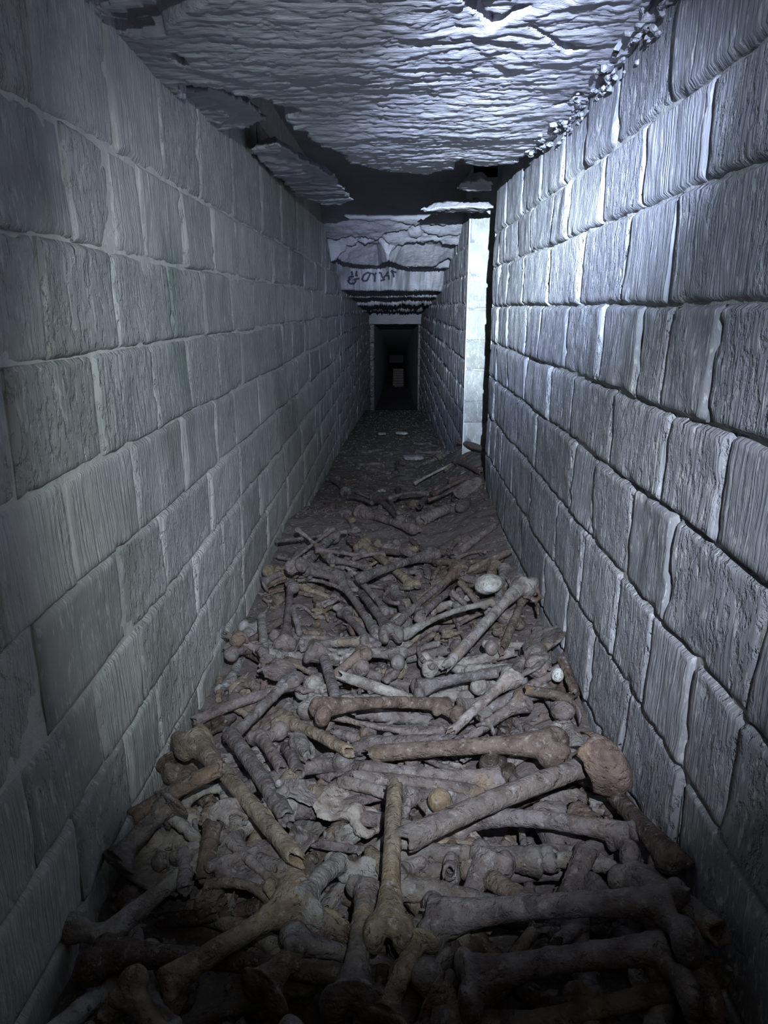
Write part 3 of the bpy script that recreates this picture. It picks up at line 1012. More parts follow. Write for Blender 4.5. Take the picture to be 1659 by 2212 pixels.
        put('scapula', s.mesh('shoulder_blade', seed=v + 29, voxel=0.0034, bite=0.002), 0.145, 0.008, 0.05)
        # vertebra
        s = Shape(150 + v).tube([(0, 0, -0.013, 0.019, 0.019), (0, 0, -0.011, 0.021, 0.021), (0, 0, 0, 0.0175, 0.0175), (0, 0, 0.011, 0.021, 0.021), (0, 0, 0.013, 0.019, 0.019)])
        s.tube([(0.006, 0.014, 0, 0.006, 0.006), (0.030, 0.017, 0, 0.006, 0.007), (0.040, 0.0, 0, 0.006, 0.008), (0.030, -0.017, 0, 0.006, 0.007), (0.006, -0.014, 0, 0.006, 0.006)])
        s.tube([(0.038, 0, 0, 0.005, 0.008), (0.070, 0, -0.010, 0.0045, 0.006)]).tube([(0.028, 0.014, 0, 0.006, 0.006), (0.030, 0.040, 0.003, 0.005, 0.005)]).tube([(0.028, -0.014, 0, 0.006, 0.006), (0.030, -0.040, 0.003, 0.005, 0.005)])
        put('vertebra', s.mesh('vertebra', seed=v + 31, voxel=0.0028, bite=0.0015), 0.08, 0.012, 0.03)
        # heel / ankle bones and loose joint heads
        s = Shape(160 + v).blob(0.020, 0, 0, 0.020, 0.016, 0.016).blob(0.045, 0.003, 0.003, 0.020, 0.018, 0.014).blob(0.058, -0.008, -0.003, 0.012, 0.010, 0.012).blob(0.038, -0.014, 0.006, 0.012, 0.008, 0.008)
        put('heel', s.mesh('heel_bone', seed=v + 33, bite=0.003, lump=0.002), 0.07, 0.015, 0.018)
        s = Shape(170 + v).blob(0.026, 0, 0, 0.027, 0.025, 0.024).tube([(0.035, 0, 0, 0.016, 0.016), (0.062, 0.006, 0, 0.014, 0.014)], open_b=True)
        put('joint_head', s.mesh('joint_bone', seed=v + 35, bite=0.004, lump=0.0016), 0.065, 0.018, 0.02)
    # split shaft: a trough-shaped splinter
    for v in range(2):
        n, m = 22, 9
        L = 0.19
        rs = np.random.RandomState(v + 70)
        V, F = [], []
        for side, rr in ((0, 1.0), (1, 0.66)):
            for i in range(n):
                t = i / (n - 1)
                span = (0.62 + 0.25 * math.sin(5 * t + v)) * math.sin(math.pi * min(1, 0.12 + t * 0.86)) ** 0.6
                for j in range(m):
                    a = math.pi / 2 + (j / (m - 1) - 0.5) * 2 * 1.5 * span + 0.1 * math.sin(9 * t)
                    r = 0.0155 * rr * (1 + 0.12 * t)
                    V.append((t * L, r * math.cos(a), r * math.sin(a) - 0.004))
        g = lambda s_, i, j: s_ * n * m + i * m + j
        for i in range(n - 1):
            for j in range(m - 1):
                F.append((g(0, i, j), g(0, i, j + 1), g(0, i + 1, j + 1), g(0, i + 1, j)))
                F.append((g(1, i, j), g(1, i + 1, j), g(1, i + 1, j + 1), g(1, i, j + 1)))
            for j in (0, m - 1):
                a, b, c, d = g(0, i, j), g(0, i + 1, j), g(1, i + 1, j), g(1, i, j)
                F.append((a, b, c, d) if j == 0 else (a, d, c, b))
        for i in (0, n - 1):
            for j in range(m - 1):
                a, b, c, d = g(0, i, j), g(0, i, j + 1), g(1, i, j + 1), g(1, i, j)
                F.append((a, d, c, b) if i == 0 else (a, b, c, d))
        V = np.array(V) + 0.0012 * rs.randn(len(V), 3)
        put('splinter', mesh_np('bone_splinter', V, F, M_BONE), L, 0.009, 0.016)
    # skull vault fragment: thick broken shell
    for v in range(2):
        n, m = 30, 16
        rs = np.random.RandomState(v + 80)
        V, F = [], []
        for side, rr in ((0, 1.0), (1, 0.925)):
            for i in range(n):
                a = 2 * math.pi * i / n
                lim = 1.30 + 0.30 * math.sin(a * 2 + v) + 0.16 * math.sin(a * 5 + 2 * v) + 0.08 * math.sin(a * 11)
                for j in range(m):
                    th = lim * j / (m - 1)
                    V.append((0.075 + 0.078 * rr * math.sin(th) * math.cos(a), 0.066 * rr * math.sin(th) * math.sin(a), 0.062 * rr * math.cos(th) - 0.03))
        g = lambda s_, i, j: s_ * n * m + (i % n) * m + j
        for i in range(n):
            for j in range(m - 1):
                F.append((g(0, i, j), g(0, i, j + 1), g(0, i + 1, j + 1), g(0, i + 1, j)))
                F.append((g(1, i, j), g(1, i + 1, j), g(1, i + 1, j + 1), g(1, i, j + 1)))
            F.append((g(0, i, m - 1), g(1, i, m - 1), g(1, i + 1, m - 1), g(0, i + 1, m - 1)))
        V = np.array(V)
        V += 0.0015 * fbm(V[:, 0] * 40, V[:, 1] * 40, V[:, 2] * 40, 2)[:, None]
        put('skull_cap', mesh_np('skull_vault', V, F, M_BONE), 0.15, 0.03, 0.06)
    # whole small skull seen far off: vault, brow, sockets, cheek bones, upper jaw
    s = Shape(200).blob(0.085, 0, 0.01, 0.085, 0.066, 0.066, 18)
    s.blob(0.150, 0, -0.005, 0.025, 0.048, 0.040).blob(0.158, 0, -0.048, 0.018, 0.028, 0.022).blob(0.145, 0.050, -0.026, 0.020, 0.009, 0.012).blob(0.145, -0.050, -0.026, 0.020, 0.009, 0.012)
    me = s.mesh('skull', voxel=0.005, lump=0.001)
    co = np.empty(len(me.vertices) * 3, np.float32)
    me.vertices.foreach_get('co', co)
    co = co.reshape(-1, 3)
    for ey, ez, rr, dp in ((0.024, -0.010, 0.018, 0.022), (-0.024, -0.010, 0.018, 0.022), (0, -0.036, 0.010, 0.016)):
        dd = np.hypot(co[:, 1] - ey, co[:, 2] - ez)
        co[:, 0] -= np.where(co[:, 0] > 0.12, dp * smooth(rr, rr * 0.55, dd), 0)
    me.vertices.foreach_set('co', co.ravel())
    me.update()
    put('skull', me, 0.175, 0.05, 0.06)
    # stones
    for v, (ax, ay, az, pw) in enumerate(((0.045, 0.036, 0.028, 1.0), (0.06, 0.04, 0.018, 0.6))):
        n, m = 20, 14
        V, F = [], []
        for i in range(m + 1):
            th = math.pi * i / m
            for j in range(n):
                a = 2 * math.pi * j / n
                q = np.array([math.sin(th) * math.cos(a), math.sin(th) * math.sin(a), math.cos(th)])
                q = np.sign(q) * np.abs(q) ** pw
                V.append(q * (ax, ay, az))
        V = np.array(V)
        V *= (1 + 0.14 * fbm(V[:, 0] * 22, V[:, 1] * 22, V[:, 2] * 22 + v * 9, 3))[:, None]
        for i in range(m):
            for j in range(n):
                F.append((i * n + j, (i + 1) * n + j, (i + 1) * n + (j + 1) % n, i * n + (j + 1) % n))
        V[:, 0] += ax
        put('stone' if v == 0 else 'slab', mesh_np('stone', V, F, M_BONE), 2 * ax, az * 0.9, ay)
    return P


PROTO = make_protos()
NAME = dict(femur='femur', femur_upper='broken_femur', femur_lower='broken_femur', tibia='tibia', tibia_upper='broken_tibia', humerus='humerus',
            humerus_upper='broken_humerus', radius='forearm_bone', fibula='fibula', shaft='bone_shaft', small_shaft='bone_shaft', rib='rib', clavicle='clavicle',
            hip='hip_bone', scapula='shoulder_blade', vertebra='vertebra', heel='heel_bone', joint_head='joint_bone', splinter='bone_splinter',
            skull_cap='skull_fragment', skull='skull', stone='stone', slab='stone_slab')
WORDS = dict(femur='thigh bone', femur_upper='ball-ended thigh bone', femur_lower='knee-ended thigh bone', tibia='shin bone', tibia_upper='broken shin bone',
             humerus='upper arm bone', humerus_upper='broken upper arm bone', radius='slim forearm bone', fibula='thin fibula', shaft='broken bone shaft',
             small_shaft='small broken bone shaft', rib='curved rib', clavicle='S-shaped collar bone', hip='hip bone', scapula='shoulder blade', vertebra='vertebra',
             heel='knobbly heel bone', joint_head='broken-off joint head', splinter='split bone splinter', skull_cap='skull vault piece', skull='skull', stone='stone', slab='flat stone')
TONES = dict(grey=(0.190, 0.172, 0.170), brown=(0.170, 0.130, 0.110), dark=(0.085, 0.065, 0.055), ochre=(0.235, 0.195, 0.145), pale=(0.33, 0.315, 0.30), white=(0.58, 0.60, 0.56), earth=(0.13, 0.10, 0.075))

# ------------------------------------------------------------------ settling the heap
GX0, GX1, GY0, GY1, GS = -0.50, 0.75, 0.15, 13.5, 0.01
gx = np.arange(GX0, GX1, GS)
gy = np.arange(GY0, GY1, GS)
GXX, GYY = np.meshgrid(gx, gy)
_base = np.interp(GYY, [-1, 2.6, 3.1, 3.6, 4.6, 5.5], [0.085, 0.085, 0.035, 0.05, 0.02, 0.0])
HM = floor_surface(GXX, GYY) - _base + 0.014 * fbm(GXX * 4, GYY * 4, 0, 4) + 0.010 * fbm(GXX * 16, GYY * 16, 4, 4)


def hm_at(x, y):
    i = np.clip(((y - GY0) / GS).astype(int), 0, len(gy) - 1)
    j = np.clip(((x - GX0) / GS).astype(int), 0, len(gx) - 1)
    return HM[i, j]


def settle(x0, y0, x1, y1, r, maxtilt=0.45, sink=0.75):
    n = 21
    t = np.linspace(0, 1, n)
    L = math.hypot(x1 - x0, y1 - y0) + 1e-6
    x, y = x0 + (x1 - x0) * t, y0 + (y1 - y0) * t
    h = hm_at(x, y) + r * sink
    best = None
    for i in range(n):
        for j in range(i + 1, n):
            if t[i] <= 0.5 <= t[j]:
                b = (h[j] - h[i]) / (t[j] - t[i])
                b = max(-maxtilt * L, min(maxtilt * L, b))
                a = np.max(h - b * t)
                m = a + 0.5 * b
                if best is None or m < best[0]:
                    best = (m, a, a + b)
    return best[1], best[2]


def stamp(p0, p1, r, lift=0.8):
    L = math.hypot(p1[0] - p0[0], p1[1] - p0[1])
    n = max(3, int(L / 0.008))
    q = int(r / GS) + 1
    for t in np.linspace(0, 1, n):
        x, y, z = (p0[k] + (p1[k] - p0[k]) * t for k in range(3))
        i, j = int((y - GY0) / GS), int((x - GX0) / GS)
        i0, i1, j0, j1 = max(0, i - q), min(len(gy), i + q + 1), max(0, j - q), min(len(gx), j + q + 1)
        if i0 >= i1 or j0 >= j1:
            continue
        d2 = (GXX[i0:i1, j0:j1] - x) ** 2 + (GYY[i0:i1, j0:j1] - y) ** 2
        top = z + lift * np.sqrt(np.clip(r * r - d2, 0, None))
        HM[i0:i1, j0:j1] = np.where(d2 < r * r, np.maximum(HM[i0:i1, j0:j1], top), HM[i0:i1, j0:j1])


ALL = []
CAP = floor_surface(GXX, GYY) + 0.005


def x_limits(y, w):
    lo = XL + 0.012 + w
    hi = XR - 0.016 - w if y < Y_RIGHT_END + 0.03 else (X_SIDE - 0.1 if y < Y_FAR_START - 0.05 else XR - 0.012 - w)
    return lo, hi


def place(kind, p0, p1, scale_w=1.0, roll=0.0, tone='grey', label=None, short=None, variant=None, mirror=False, free=False):
    """put a bone with its a-end at p0 and b-end at p1 (camera-relative coordinates)"""
    pr = PROTO[kind]
    me, L, r, w = pr[(random.randrange(len(pr)) if variant is None else variant) % len(pr)]
    p0, p1 = np.array(p0, float), np.array(p1, float)
    d = p1 - p0
    D = np.linalg.norm(d)
    X = d / D
    up = np.array([0, 0, 1.0])
    Yv = np.cross(up, X)
    if np.linalg.norm(Yv) < 1e-3:
        Yv = np.array([0, 1.0, 0])
    Yv /= np.linalg.norm(Yv)
    Zv = np.cross(X, Yv)
    c, s = math.cos(roll), math.sin(roll)
    Y2, Z2 = Yv * c + Zv * s, Zv * c - Yv * s
    if mirror:
        Y2, Z2 = -Y2, -Z2
    sx = D / L
    sw = scale_w
    o = bpy.data.objects.new(NAME[kind], me)
    COL.objects.link(o)
    M = Matrix(((X[0] * sx, Y2[0] * sw, Z2[0] * sw, p0[0]), (X[1] * sx, Y2[1] * sw, Z2[1] * sw, p0[1]), (X[2] * sx, Y2[2] * sw, Z2[2] * sw, p0[2] + H0), (0, 0, 0, 1)))
    o.matrix_world = M
    tn = TONES[tone]
    j = random.uniform(0.85, 1.15)
    o.color = (min(1, tn[0] * j * random.uniform(.96, 1.05)), min(1, tn[1] * j), min(1, tn[2] * j * random.uniform(.94, 1.05)), 1)
    cat = 'stone' if kind in ('stone', 'slab') else 'skull' if kind.startswith('skull') else 'bone'
    o['category'] = cat
    ALL.append(dict(o=o, kind=kind, mid=0.5 * (p0 + p1), d=d, tone=tone, label=label, short=short, len=D))
    return o


random.seed(3)
rs = np.random.RandomState(99)


def drop(kind, cx, cy, ang, scale=1.0, tone='grey', do_stamp=True, **kw):
    me, L, r, w = PROTO[kind][0]
    Lh = 0.5 * L * scale
    ex, ey = math.cos(ang) * Lh, math.sin(ang) * Lh
    x0, y0, x1, y1 = cx - ex, cy - ey, cx + ex, cy + ey
    ww = w * 0.75
    for _ in range(2):
        for (xa, ya) in ((x0, y0), (x1, y1)):
            lo, hi = x_limits(ya, ww)
            if xa < lo:
                x0 += lo - xa
                x1 += lo - xa
            elif xa > hi:
                x0 += hi - xa
                x1 += hi - xa
    z0, z1 = settle(x0, y0, x1, y1, r * scale, sink=kw.pop('sink', 0.7))
    p0, p1 = (x0, y0, z0), (x1, y1, z1)
    o = place(kind, p0, p1, scale_w=kw.pop('sw', 1.0), roll=kw.pop('roll', rs.uniform(-0.6, 0.6)), tone=tone, mirror=rs.rand() < 0.5, **kw)
    if do_stamp:
        stamp(p0, p1, r * scale, 0.8)
        np.minimum(HM, CAP, out=HM)
    return o


# the layer below: loose bones filling the heap
KINDS = ['femur', 'tibia', 'humerus', 'shaft', 'femur_lower', 'femur_upper', 'tibia_upper', 'humerus_upper', 'radius', 'fibula', 'small_shaft', 'rib', 'splinter', 'vertebra', 'heel', 'joint_head', 'hip', 'scapula', 'clavicle']
WT = np.array([6, 6, 6, 9, 5, 5, 5, 6, 7, 6, 9, 6, 7, 6, 8, 7, 3, 3, 3], float)
WT /= WT.sum()
TN = ['grey', 'grey', 'grey', 'brown', 'dark', 'ochre', 'pale']
for i in range(270):
    kd = KINDS[rs.choice(len(KINDS), p=WT)]
    v = rs.rand()
    y = 0.45 + 2.25 * v ** 1.1
    x = rs.uniform(-0.44, 0.39)
    a = rs.vonmises(0, 0.9) if rs.rand() < 0.65 else rs.uniform(0, 2 * math.pi)
    drop(kd, x, y, a, scale=rs.uniform(0.82, 1.02), tone=TN[rs.randint(len(TN))])
for i in range(45):
    kd = KINDS[rs.choice(len(KINDS), p=WT)]
    drop(kd, rs.uniform(-0.44, 0.36), rs.uniform(0.42, 1.05), rs.uniform(0, 6.28), scale=rs.uniform(0.8, 1.0), tone=TN[rs.randint(len(TN))])
for i in range(50):
    kd = KINDS[rs.choice(len(KINDS), p=WT)]
    y = 3.3 + 3.4 * rs.rand() ** 1.3
    x = rs.uniform(-0.44, 0.40) if rs.rand() < 0.75 else rs.uniform(0.25, 0.62)
    if y > Y_FAR_START - 0.1:
        x = min(x, 0.38)
    a = rs.vonmises(0, 0.7) if rs.rand() < 0.6 else rs.uniform(0, 2 * math.pi)
    drop(kd, x, y, a, scale=rs.uniform(0.7, 0.95), tone=['grey', 'dark', 'brown', 'earth'][rs.randint(4)], sink=-0.1)

# small crumbs and chips between the bones: nobody could count these
def chips(name, n, yr, size, mat, label, xr=(-0.47, 0.42), lift=0.2, pw=1.0):
    V, F, off = [], [], 0
    box, fc = ICO_V, ICO_F
    for _ in range(n):
        y = yr[0] + (yr[1] - yr[0]) * rs.rand() ** pw
        x = rs.uniform(*xr)
        lo, hi = x_limits(y, 0.01)
        x = min(max(x, lo), hi)
        s = size * rs.uniform(0.4, 1.3) * np.array([rs.uniform(0.8, 2.6), rs.uniform(0.5, 1.1), rs.uniform(0.3, 0.8)])
        b = box * s * (1 + 0.28 * rs.randn(12, 3)) * 0.5
        a, t = rs.uniform(0, 6.28), rs.uniform(-0.5, 0.5)
        R = np.array(Matrix.Rotation(a, 3, 'Z') @ Matrix.Rotation(t, 3, 'Y'))
        b = b @ R.T
        z = float(hm_at(np.array([x]), np.array([y]))[0]) + s[2] * lift
        V.append(b + (x, y, z + H0))
        F.append(fc + off)
        off += 12
    o = link(name, mesh_np(name, np.concatenate(V), np.concatenate(F), mat, False))
    o.color = (*TONES['grey'], 1)
    return tag(o, label, 'debris', kind='stuff')



ICO_V = np.array([(-1, 1.618, 0), (1, 1.618, 0), (-1, -1.618, 0), (1, -1.618, 0), (0, -1, 1.618), (0, 1, 1.618), (0, -1, -1.618), (0, 1, -1.618), (1.618, 0, -1), (1.618, 0, 1), (-1.618, 0, -1), (-1.618, 0, 1)]) / 1.9
ICO_F = np.array([(0, 11, 5), (0, 5, 1), (0, 1, 7), (0, 7, 10), (0, 10, 11), (1, 5, 9), (5, 11, 4), (11, 10, 2), (10, 7, 6), (7, 1, 8), (3, 9, 4), (3, 4, 2), (3, 2, 6), (3, 6, 8), (3, 8, 9), (4, 9, 5), (2, 4, 11), (6, 2, 10), (8, 6, 7), (9, 8, 1)])


def packing(n):
    V, F, off = [], [], 0
    box, fc = ICO_V, ICO_F
    for _ in range(n):
        y = rs.uniform(1.05, 3.2)
        sz = 0.008 * rs.uniform(0.4, 1.2) * np.array([1, rs.uniform(0.7, 1.6), rs.uniform(0.5, 1.0)])
        x = XR - 0.002 - abs(rs.randn()) * 0.022
        z = float(ceiling_z(np.array([[x]]), np.array([[y]]))[0, 0]) - rs.uniform(-0.006, 0.035) * (1 if x > XR - 0.02 else 0.2)
        V.append(box * sz * (1 + 0.28 * rs.randn(12, 3)) + (x, y, z + H0))
        F.append(fc + off)
        off += 12
    o = link('packing_stones', mesh_np('packing_stones', np.concatenate(V), np.concatenate(F), M_RIGHT, False), wall_right)
    tag(o, kind='stuff')


packing(320)

chips('bone_chips', 3800, (0.45, 3.4), 0.012, M_BONE, 'small grey bone chips scattered through the near heap', pw=1.2)
chips('bone_crumbs', 3400, (3.2, 13.0), 0.016, M_BONE, 'small grey bone crumbs strewn on the earth beyond the heap', pw=2.0, lift=0.1)


# ------------------------------------------------------------------ bones that the photograph shows one by one
def traced(kind, x1, y1, x2, y2, tone='grey', sw=1.0, roll=0.0, label=None, short=None, lift=0.0, mirror=False, variant=None, sink=0.6, maxtilt=0.45):
    me, L, r, w = PROTO[kind][0]
    r = r * sw
    z0 = float(floor_surface(np.array(0.0), np.array(1.5)))
    z1 = z0
    for _ in range(5):
        A, B = at_z(x1, y1, z0), at_z(x2, y2, z1)
        for P in (A, B):
            lo, hi = x_limits(P[1], r)
            P[0] = min(max(P[0], lo), hi)
        a, b = settle(A[0], A[1], B[0], B[1], r, maxtilt=maxtilt, sink=sink)
        z0, z1 = 0.5 * z0 + 0.5 * (a + lift), 0.5 * z1 + 0.5 * (b + lift)
    A[2], B[2] = z0, z1
    o = place(kind, A, B, scale_w=sw, roll=roll, tone=tone, label=label, short=short, variant=variant, mirror=mirror)
    stamp(A, B, r, 0.8)
    return o


T = traced
# far patch, beyond the bare ledge
T('fibula', 894, 1044, 979, 1002, 'pale', 1.3, label='thin pale bone slanting up over dark earth beside the side opening', short='thin pale bone by the side opening')
T('femur_upper', 985, 996, 1042, 1022, 'brown', 1.0, label='brown bone with a pale round end lying in the side opening', short='brown bone in the side opening')
T('fibula', 754, 1066, 806, 1079, 'grey', 1.5)
T('tibia', 812, 1070, 868, 1124, 'grey', 1.1)
T('fibula', 836, 1068, 862, 1115, 'grey', 1.3)
T('tibia', 777, 1107, 900, 1130, 'grey', 1.2, label='long grey shin bone lying low across the hollow beyond the bare ledge', short='long bone across the far hollow')
T('shaft', 909, 1126, 985, 1096, 'grey', 1.9, label='thick grey bone shaft at the edge of the bare ledge', short='thick shaft on the ledge')
T('femur', 712, 1030, 748, 1056, 'grey', 1.0)
T('humerus', 745, 1108, 770, 1150, 'grey', 1.0)
T('shaft', 925, 1060, 905, 1100, 'grey', 1.1)
T('radius', 840, 1075, 925, 1062, 'grey', 1.2)
T('slab', 985, 1072, 1038, 1036, 'grey', 1.0, roll=0.4, label='squared grey stone lump on the rubble in the side opening', short='squared stone lump', lift=0.02)
T('stone', 990, 1098, 1010, 1080, 'grey', 0.9, label='small grey stone below the squared stone lump in the side opening')
T('stone', 752, 1124, 770, 1122, 'ochre', 0.55, label='small round yellow-brown bone ball left of the far hollow', short='round yellow-brown ball')
T('slab', 676 + 140, 931, 676 + 158, 931, 'pale', 0.8, label='left one of two flat pale stones far down the gallery', lift=0.01)
T('slab', 856, 929, 880, 931, 'white', 0.8, label='right one of two flat pale stones far down the gallery', lift=0.01)
T('slab', 872, 985, 915, 985, 'pale', 1.1, label='wide flat pale stone on the bare earth midway down the gallery', short='flat stone midway down')
T('heel', 812, 1052, 832, 1050, 'white', 0.7, label='small white bone lump at the rim of the far hollow')
# upper heap
T('fibula', 680, 1190, 800, 1198, 'grey', 1.3)
T('humerus', 709, 1209, 800, 1226, 'grey', 1.0)
T('radius', 760, 1207, 832, 1197, 'grey', 1.2)
T('femur_upper', 833, 1190, 900, 1210, 'grey', 1.0)
T('femur_upper', 652, 1230, 772, 1264, 'grey', 1.0, variant=0, label='thigh bone with a round ball end and hollow broken end, by left wall', short='thigh bone with ball by left wall')
T('rib', 642, 1268, 762, 1303, 'grey', 0.9, label='thin curved rib arching under the ball-ended thigh bone')
T('tibia', 615, 1398, 630, 1264, 'grey', 0.9, label='long bone pointing down the gallery near the left wall', short='long bone near left wall')
T('tibia', 728, 1254, 822, 1380, 'grey', 0.95, label='long straight bone, left one of two slanting parallel bones mid heap', short='left parallel bone')
T('femur_lower', 779, 1280, 850, 1376, 'grey', 0.95, label='long straight bone, right one of two slanting parallel bones mid heap', short='right parallel bone')
T('humerus_upper', 842, 1322, 780, 1262, 'grey', 0.9)
T('clavicle', 850, 1262, 886, 1275, 'grey', 1.1)
T('radius', 885, 1272, 910, 1352, 'grey', 1.25, label='bent slim bone angling down in the middle of the heap', short='bent slim bone mid heap')
T('shaft', 850, 1354, 955, 1262, 'grey', 0.85)
T('small_shaft', 912, 1328, 970, 1268, 'grey', 1.1)
T('small_shaft', 992, 1256, 1030, 1302, 'brown', 1.1)
T('small_shaft', 974, 1280, 1006, 1308, 'grey', 1.0)
T('small_shaft', 1000, 1232, 1012, 1220, 'grey', 1.0, label='short broken bone with its hollow end towards the lens, far side of heap')
T('rib', 938, 1442, 966, 1352, 'grey', 1.1)
T('tibia', 938, 1188, 770, 1254, 'grey', 1.05, label='pale-dusted long bone slanting up to the right across the far heap', short='long bone slanting across the far heap', lift=0.012)
T('shaft', 565, 1330, 572, 1420, 'pale', 0.9, label='upright pale bone shaft leaning beside the left wall', short='pale shaft beside left wall')
T('small_shaft', 632, 1315, 648, 1372, 'grey', 0.9)
T('femur_lower', 610, 1238, 545, 1262, 'grey', 0.9)
T('humerus', 740, 1320, 808, 1398, 'grey', 1.0)
T('vertebra', 690, 1300, 712, 1340, 'ochre', 1.0)
T('joint_head', 640, 1275, 625, 1262, 'grey', 0.8)
T('stone', 1030, 1262, 1082, 1262, 'white', 1.1, label='pale smooth rounded stone lying behind crossed bones near the right wall', short='pale rounded stone', lift=0.04)
T('tibia_upper', 1160, 1270, 1085, 1404, 'brown', 0.95, label='brown broken shin bone behind the crossed bones, by right wall', short='brown shin bone by right wall')
T('radius', 1072, 1272, 862, 1362, 'pale', 1.3, label='pale slim bone with a hollow left end, crossing under a larger bone', short='pale slim bone', lift=0.015)
T('femur_lower', 965, 1440, 1165, 1246, 'pale', 1.05, label='large pale bone slanting up to the right wall over the slim one', short='large slanting bone at right wall', lift=0.03, variant=1)
T('vertebra', 1188, 1290, 1206, 1345, 'brown', 0.9, label='dark brown vertebra standing against the right wall')
T('hip', 1215, 1372, 1130, 1462, 'grey', 1.0, roll=0.5, label='broad grey hip bone leaning against the right wall', short='hip bone at right wall', lift=0.03)
T('joint_head', 1165, 1472, 1150, 1440, 'grey', 1.2, label='grey ball of a thigh bone below the hip bone at right wall', lift=0.01)
T('small_shaft', 1212, 1418, 1262, 1500, 'dark', 1.2, label='dark bone lying along the foot of the right wall below the hip bone')
T('stone', 1192, 1462, 1216, 1470, 'white', 0.55, label='bright white stone beside the grey ball of bone at right wall', short='bright white stone', lift=0.01)
# middle heap
T('femur', 697, 1414, 640, 1390, 'grey', 0.8)
T('humerus', 800, 1392, 648, 1398, 'grey', 1.1, label='grey arm bone with a flared left end above the curved bone mid heap', short='flared arm bone mid heap')
T('femur_upper', 880, 1416, 714, 1412, 'grey', 0.95, label='thick curved bone with a knobbed right end across the middle of the heap', short='knobbed bone mid heap', lift=0.015)
T('small_shaft', 876, 1412, 950, 1390, 'grey', 1.0)
T('small_shaft', 560, 1400, 580, 1432, 'grey', 1.1)
T('heel', 500, 1392, 530, 1372, 'brown', 1.3, label='knobbly brown bone lump against the left wall', short='brown lump at left wall')
T('vertebra', 575, 1440, 600, 1470, 'grey', 1.0)
T('hip', 590, 1440, 680, 1490, 'grey', 0.7)
T('shaft', 697, 1416, 731, 1524, 'grey', 0.95, label='broken bone shaft with its dark hollow end facing down mid heap', short='shaft with dark hollow end', lift=0.01)
T('small_shaft', 930, 1528, 733, 1460, 'pale', 1.35, label='smooth pale bone slanting down to the right towards a ball-ended thigh bone', short='smooth pale slanting bone')
T('femur', 1125, 1448, 890, 1492, 'grey', 0.95, label='long grey thigh bone crossing right of centre below the knobbed one', short='thigh bone right of centre', lift=0.01)
T('tibia', 1000, 1502, 1120, 1480, 'grey', 0.9)
T('femur', 982, 1498, 676, 1548, 'brown', 0.95, label='brown stained thigh bone lying crosswise with its ball at the right', short='brown crosswise thigh bone', lift=0.015, mirror=False)
T('tibia_upper', 1140, 1490, 1000, 1588, 'grey', 0.9)
T('tibia_upper', 1112, 1458, 972, 1584, 'pale', 0.85, label='smooth pale bone slanting down left with a sharp broken tip', short='pale bone with sharp tip', lift=0.03)
T('small_shaft', 402, 1464, 472, 1512, 'ochre', 0.85, label='thin yellowish bone sticking out from the left wall', short='thin yellowish bone at left wall')
T('joint_head', 345, 1548, 372, 1578, 'dark', 1.1, label='dark rounded bone head against the left wall', short='dark round head at left wall')
T('small_shaft', 500, 1525, 545, 1548, 'ochre', 0.9)
T('shaft', 385, 1557, 590, 1492, 'grey', 0.95, label='straight grey shaft reaching from the left wall towards the heap centre', short='straight shaft from left wall', lift=0.01)
T('vertebra', 470, 1545, 505, 1562, 'dark', 1.0, label='dark vertebra in the angle of two crossing bones at left', short='dark vertebra at left')
T('humerus_upper', 637, 1490, 495, 1592, 'grey', 1.05, label='broken arm bone with a white crusted head and hollow lower end', short='white-headed arm bone', lift=0.035)
T('femur_upper', 555, 1565, 612, 1668, 'grey', 0.95)
T('femur_lower', 757, 1628, 606, 1538, 'ochre', 0.9, label='yellow-brown bone slanting down right to a small ball', short='yellow-brown slanting bone', lift=0.02)
T('shaft', 620, 1614, 645, 1672, 'grey', 0.95)
T('joint_head', 640, 1588, 656, 1640, 'pale', 0.9)
T('mand' if False else 'rib', 1110, 1540, 1256, 1572, 'grey', 1.5, label='thick curved jaw-like bone near the foot of the right wall', short='curved bone near right wall', lift=0.01)
T('stone', 1190, 1536, 1240, 1530, 'grey', 0.75, label='round grey stone with a white crusted rim under the curved bone', short='white-rimmed round stone')
T('shaft', 1135, 1492, 1238, 1512, 'dark', 0.9)
T('small_shaft', 1000, 1612, 1075, 1580, 'grey', 0.9)
T('vertebra', 1045, 1545, 1075, 1590, 'grey', 0.9)
T('heel', 1110, 1560, 1130, 1590, 'grey', 0.9)
T('femur_upper', 765, 1611, 985, 1600, 'grey', 0.95, label='striated crosswise bone with a small ball at its left end', short='striated ball-ended bone')
T('femur_lower', 800, 1624, 1232, 1612, 'brown', 1.25, label='large crosswise thigh bone with an orange-stained right end', short='orange-stained thigh bone', lift=0.02, variant=0)
T('tibia', 1085, 1662, 770, 1652, 'grey', 1.0, label='grey crosswise shin bone just in front of the orange-stained one', short='crosswise shin bone')
T('shaft', 765, 1682, 1040, 1694, 'grey', 1.0, label='split grey shaft lying crosswise beneath the big slanting one')
T('femur', 1030, 1715, 862, 1722, 'grey', 0.9)
T('shaft', 735, 1688, 862, 1726, 'grey', 0.9)
T('small_shaft', 652, 1668, 735, 1700, 'ochre', 1.5, label='short yellow-brown bone piece left of the crosswise bundle', short='short yellow-brown piece', lift=0.012)
T('scapula', 720, 1750, 618, 1692, 'pale', 1.0, roll=0.4, label='jagged white-edged bone blade mid heap', short='jagged white-edged blade')
T('hip', 700, 1720, 820, 1790, 'pale', 0.75)
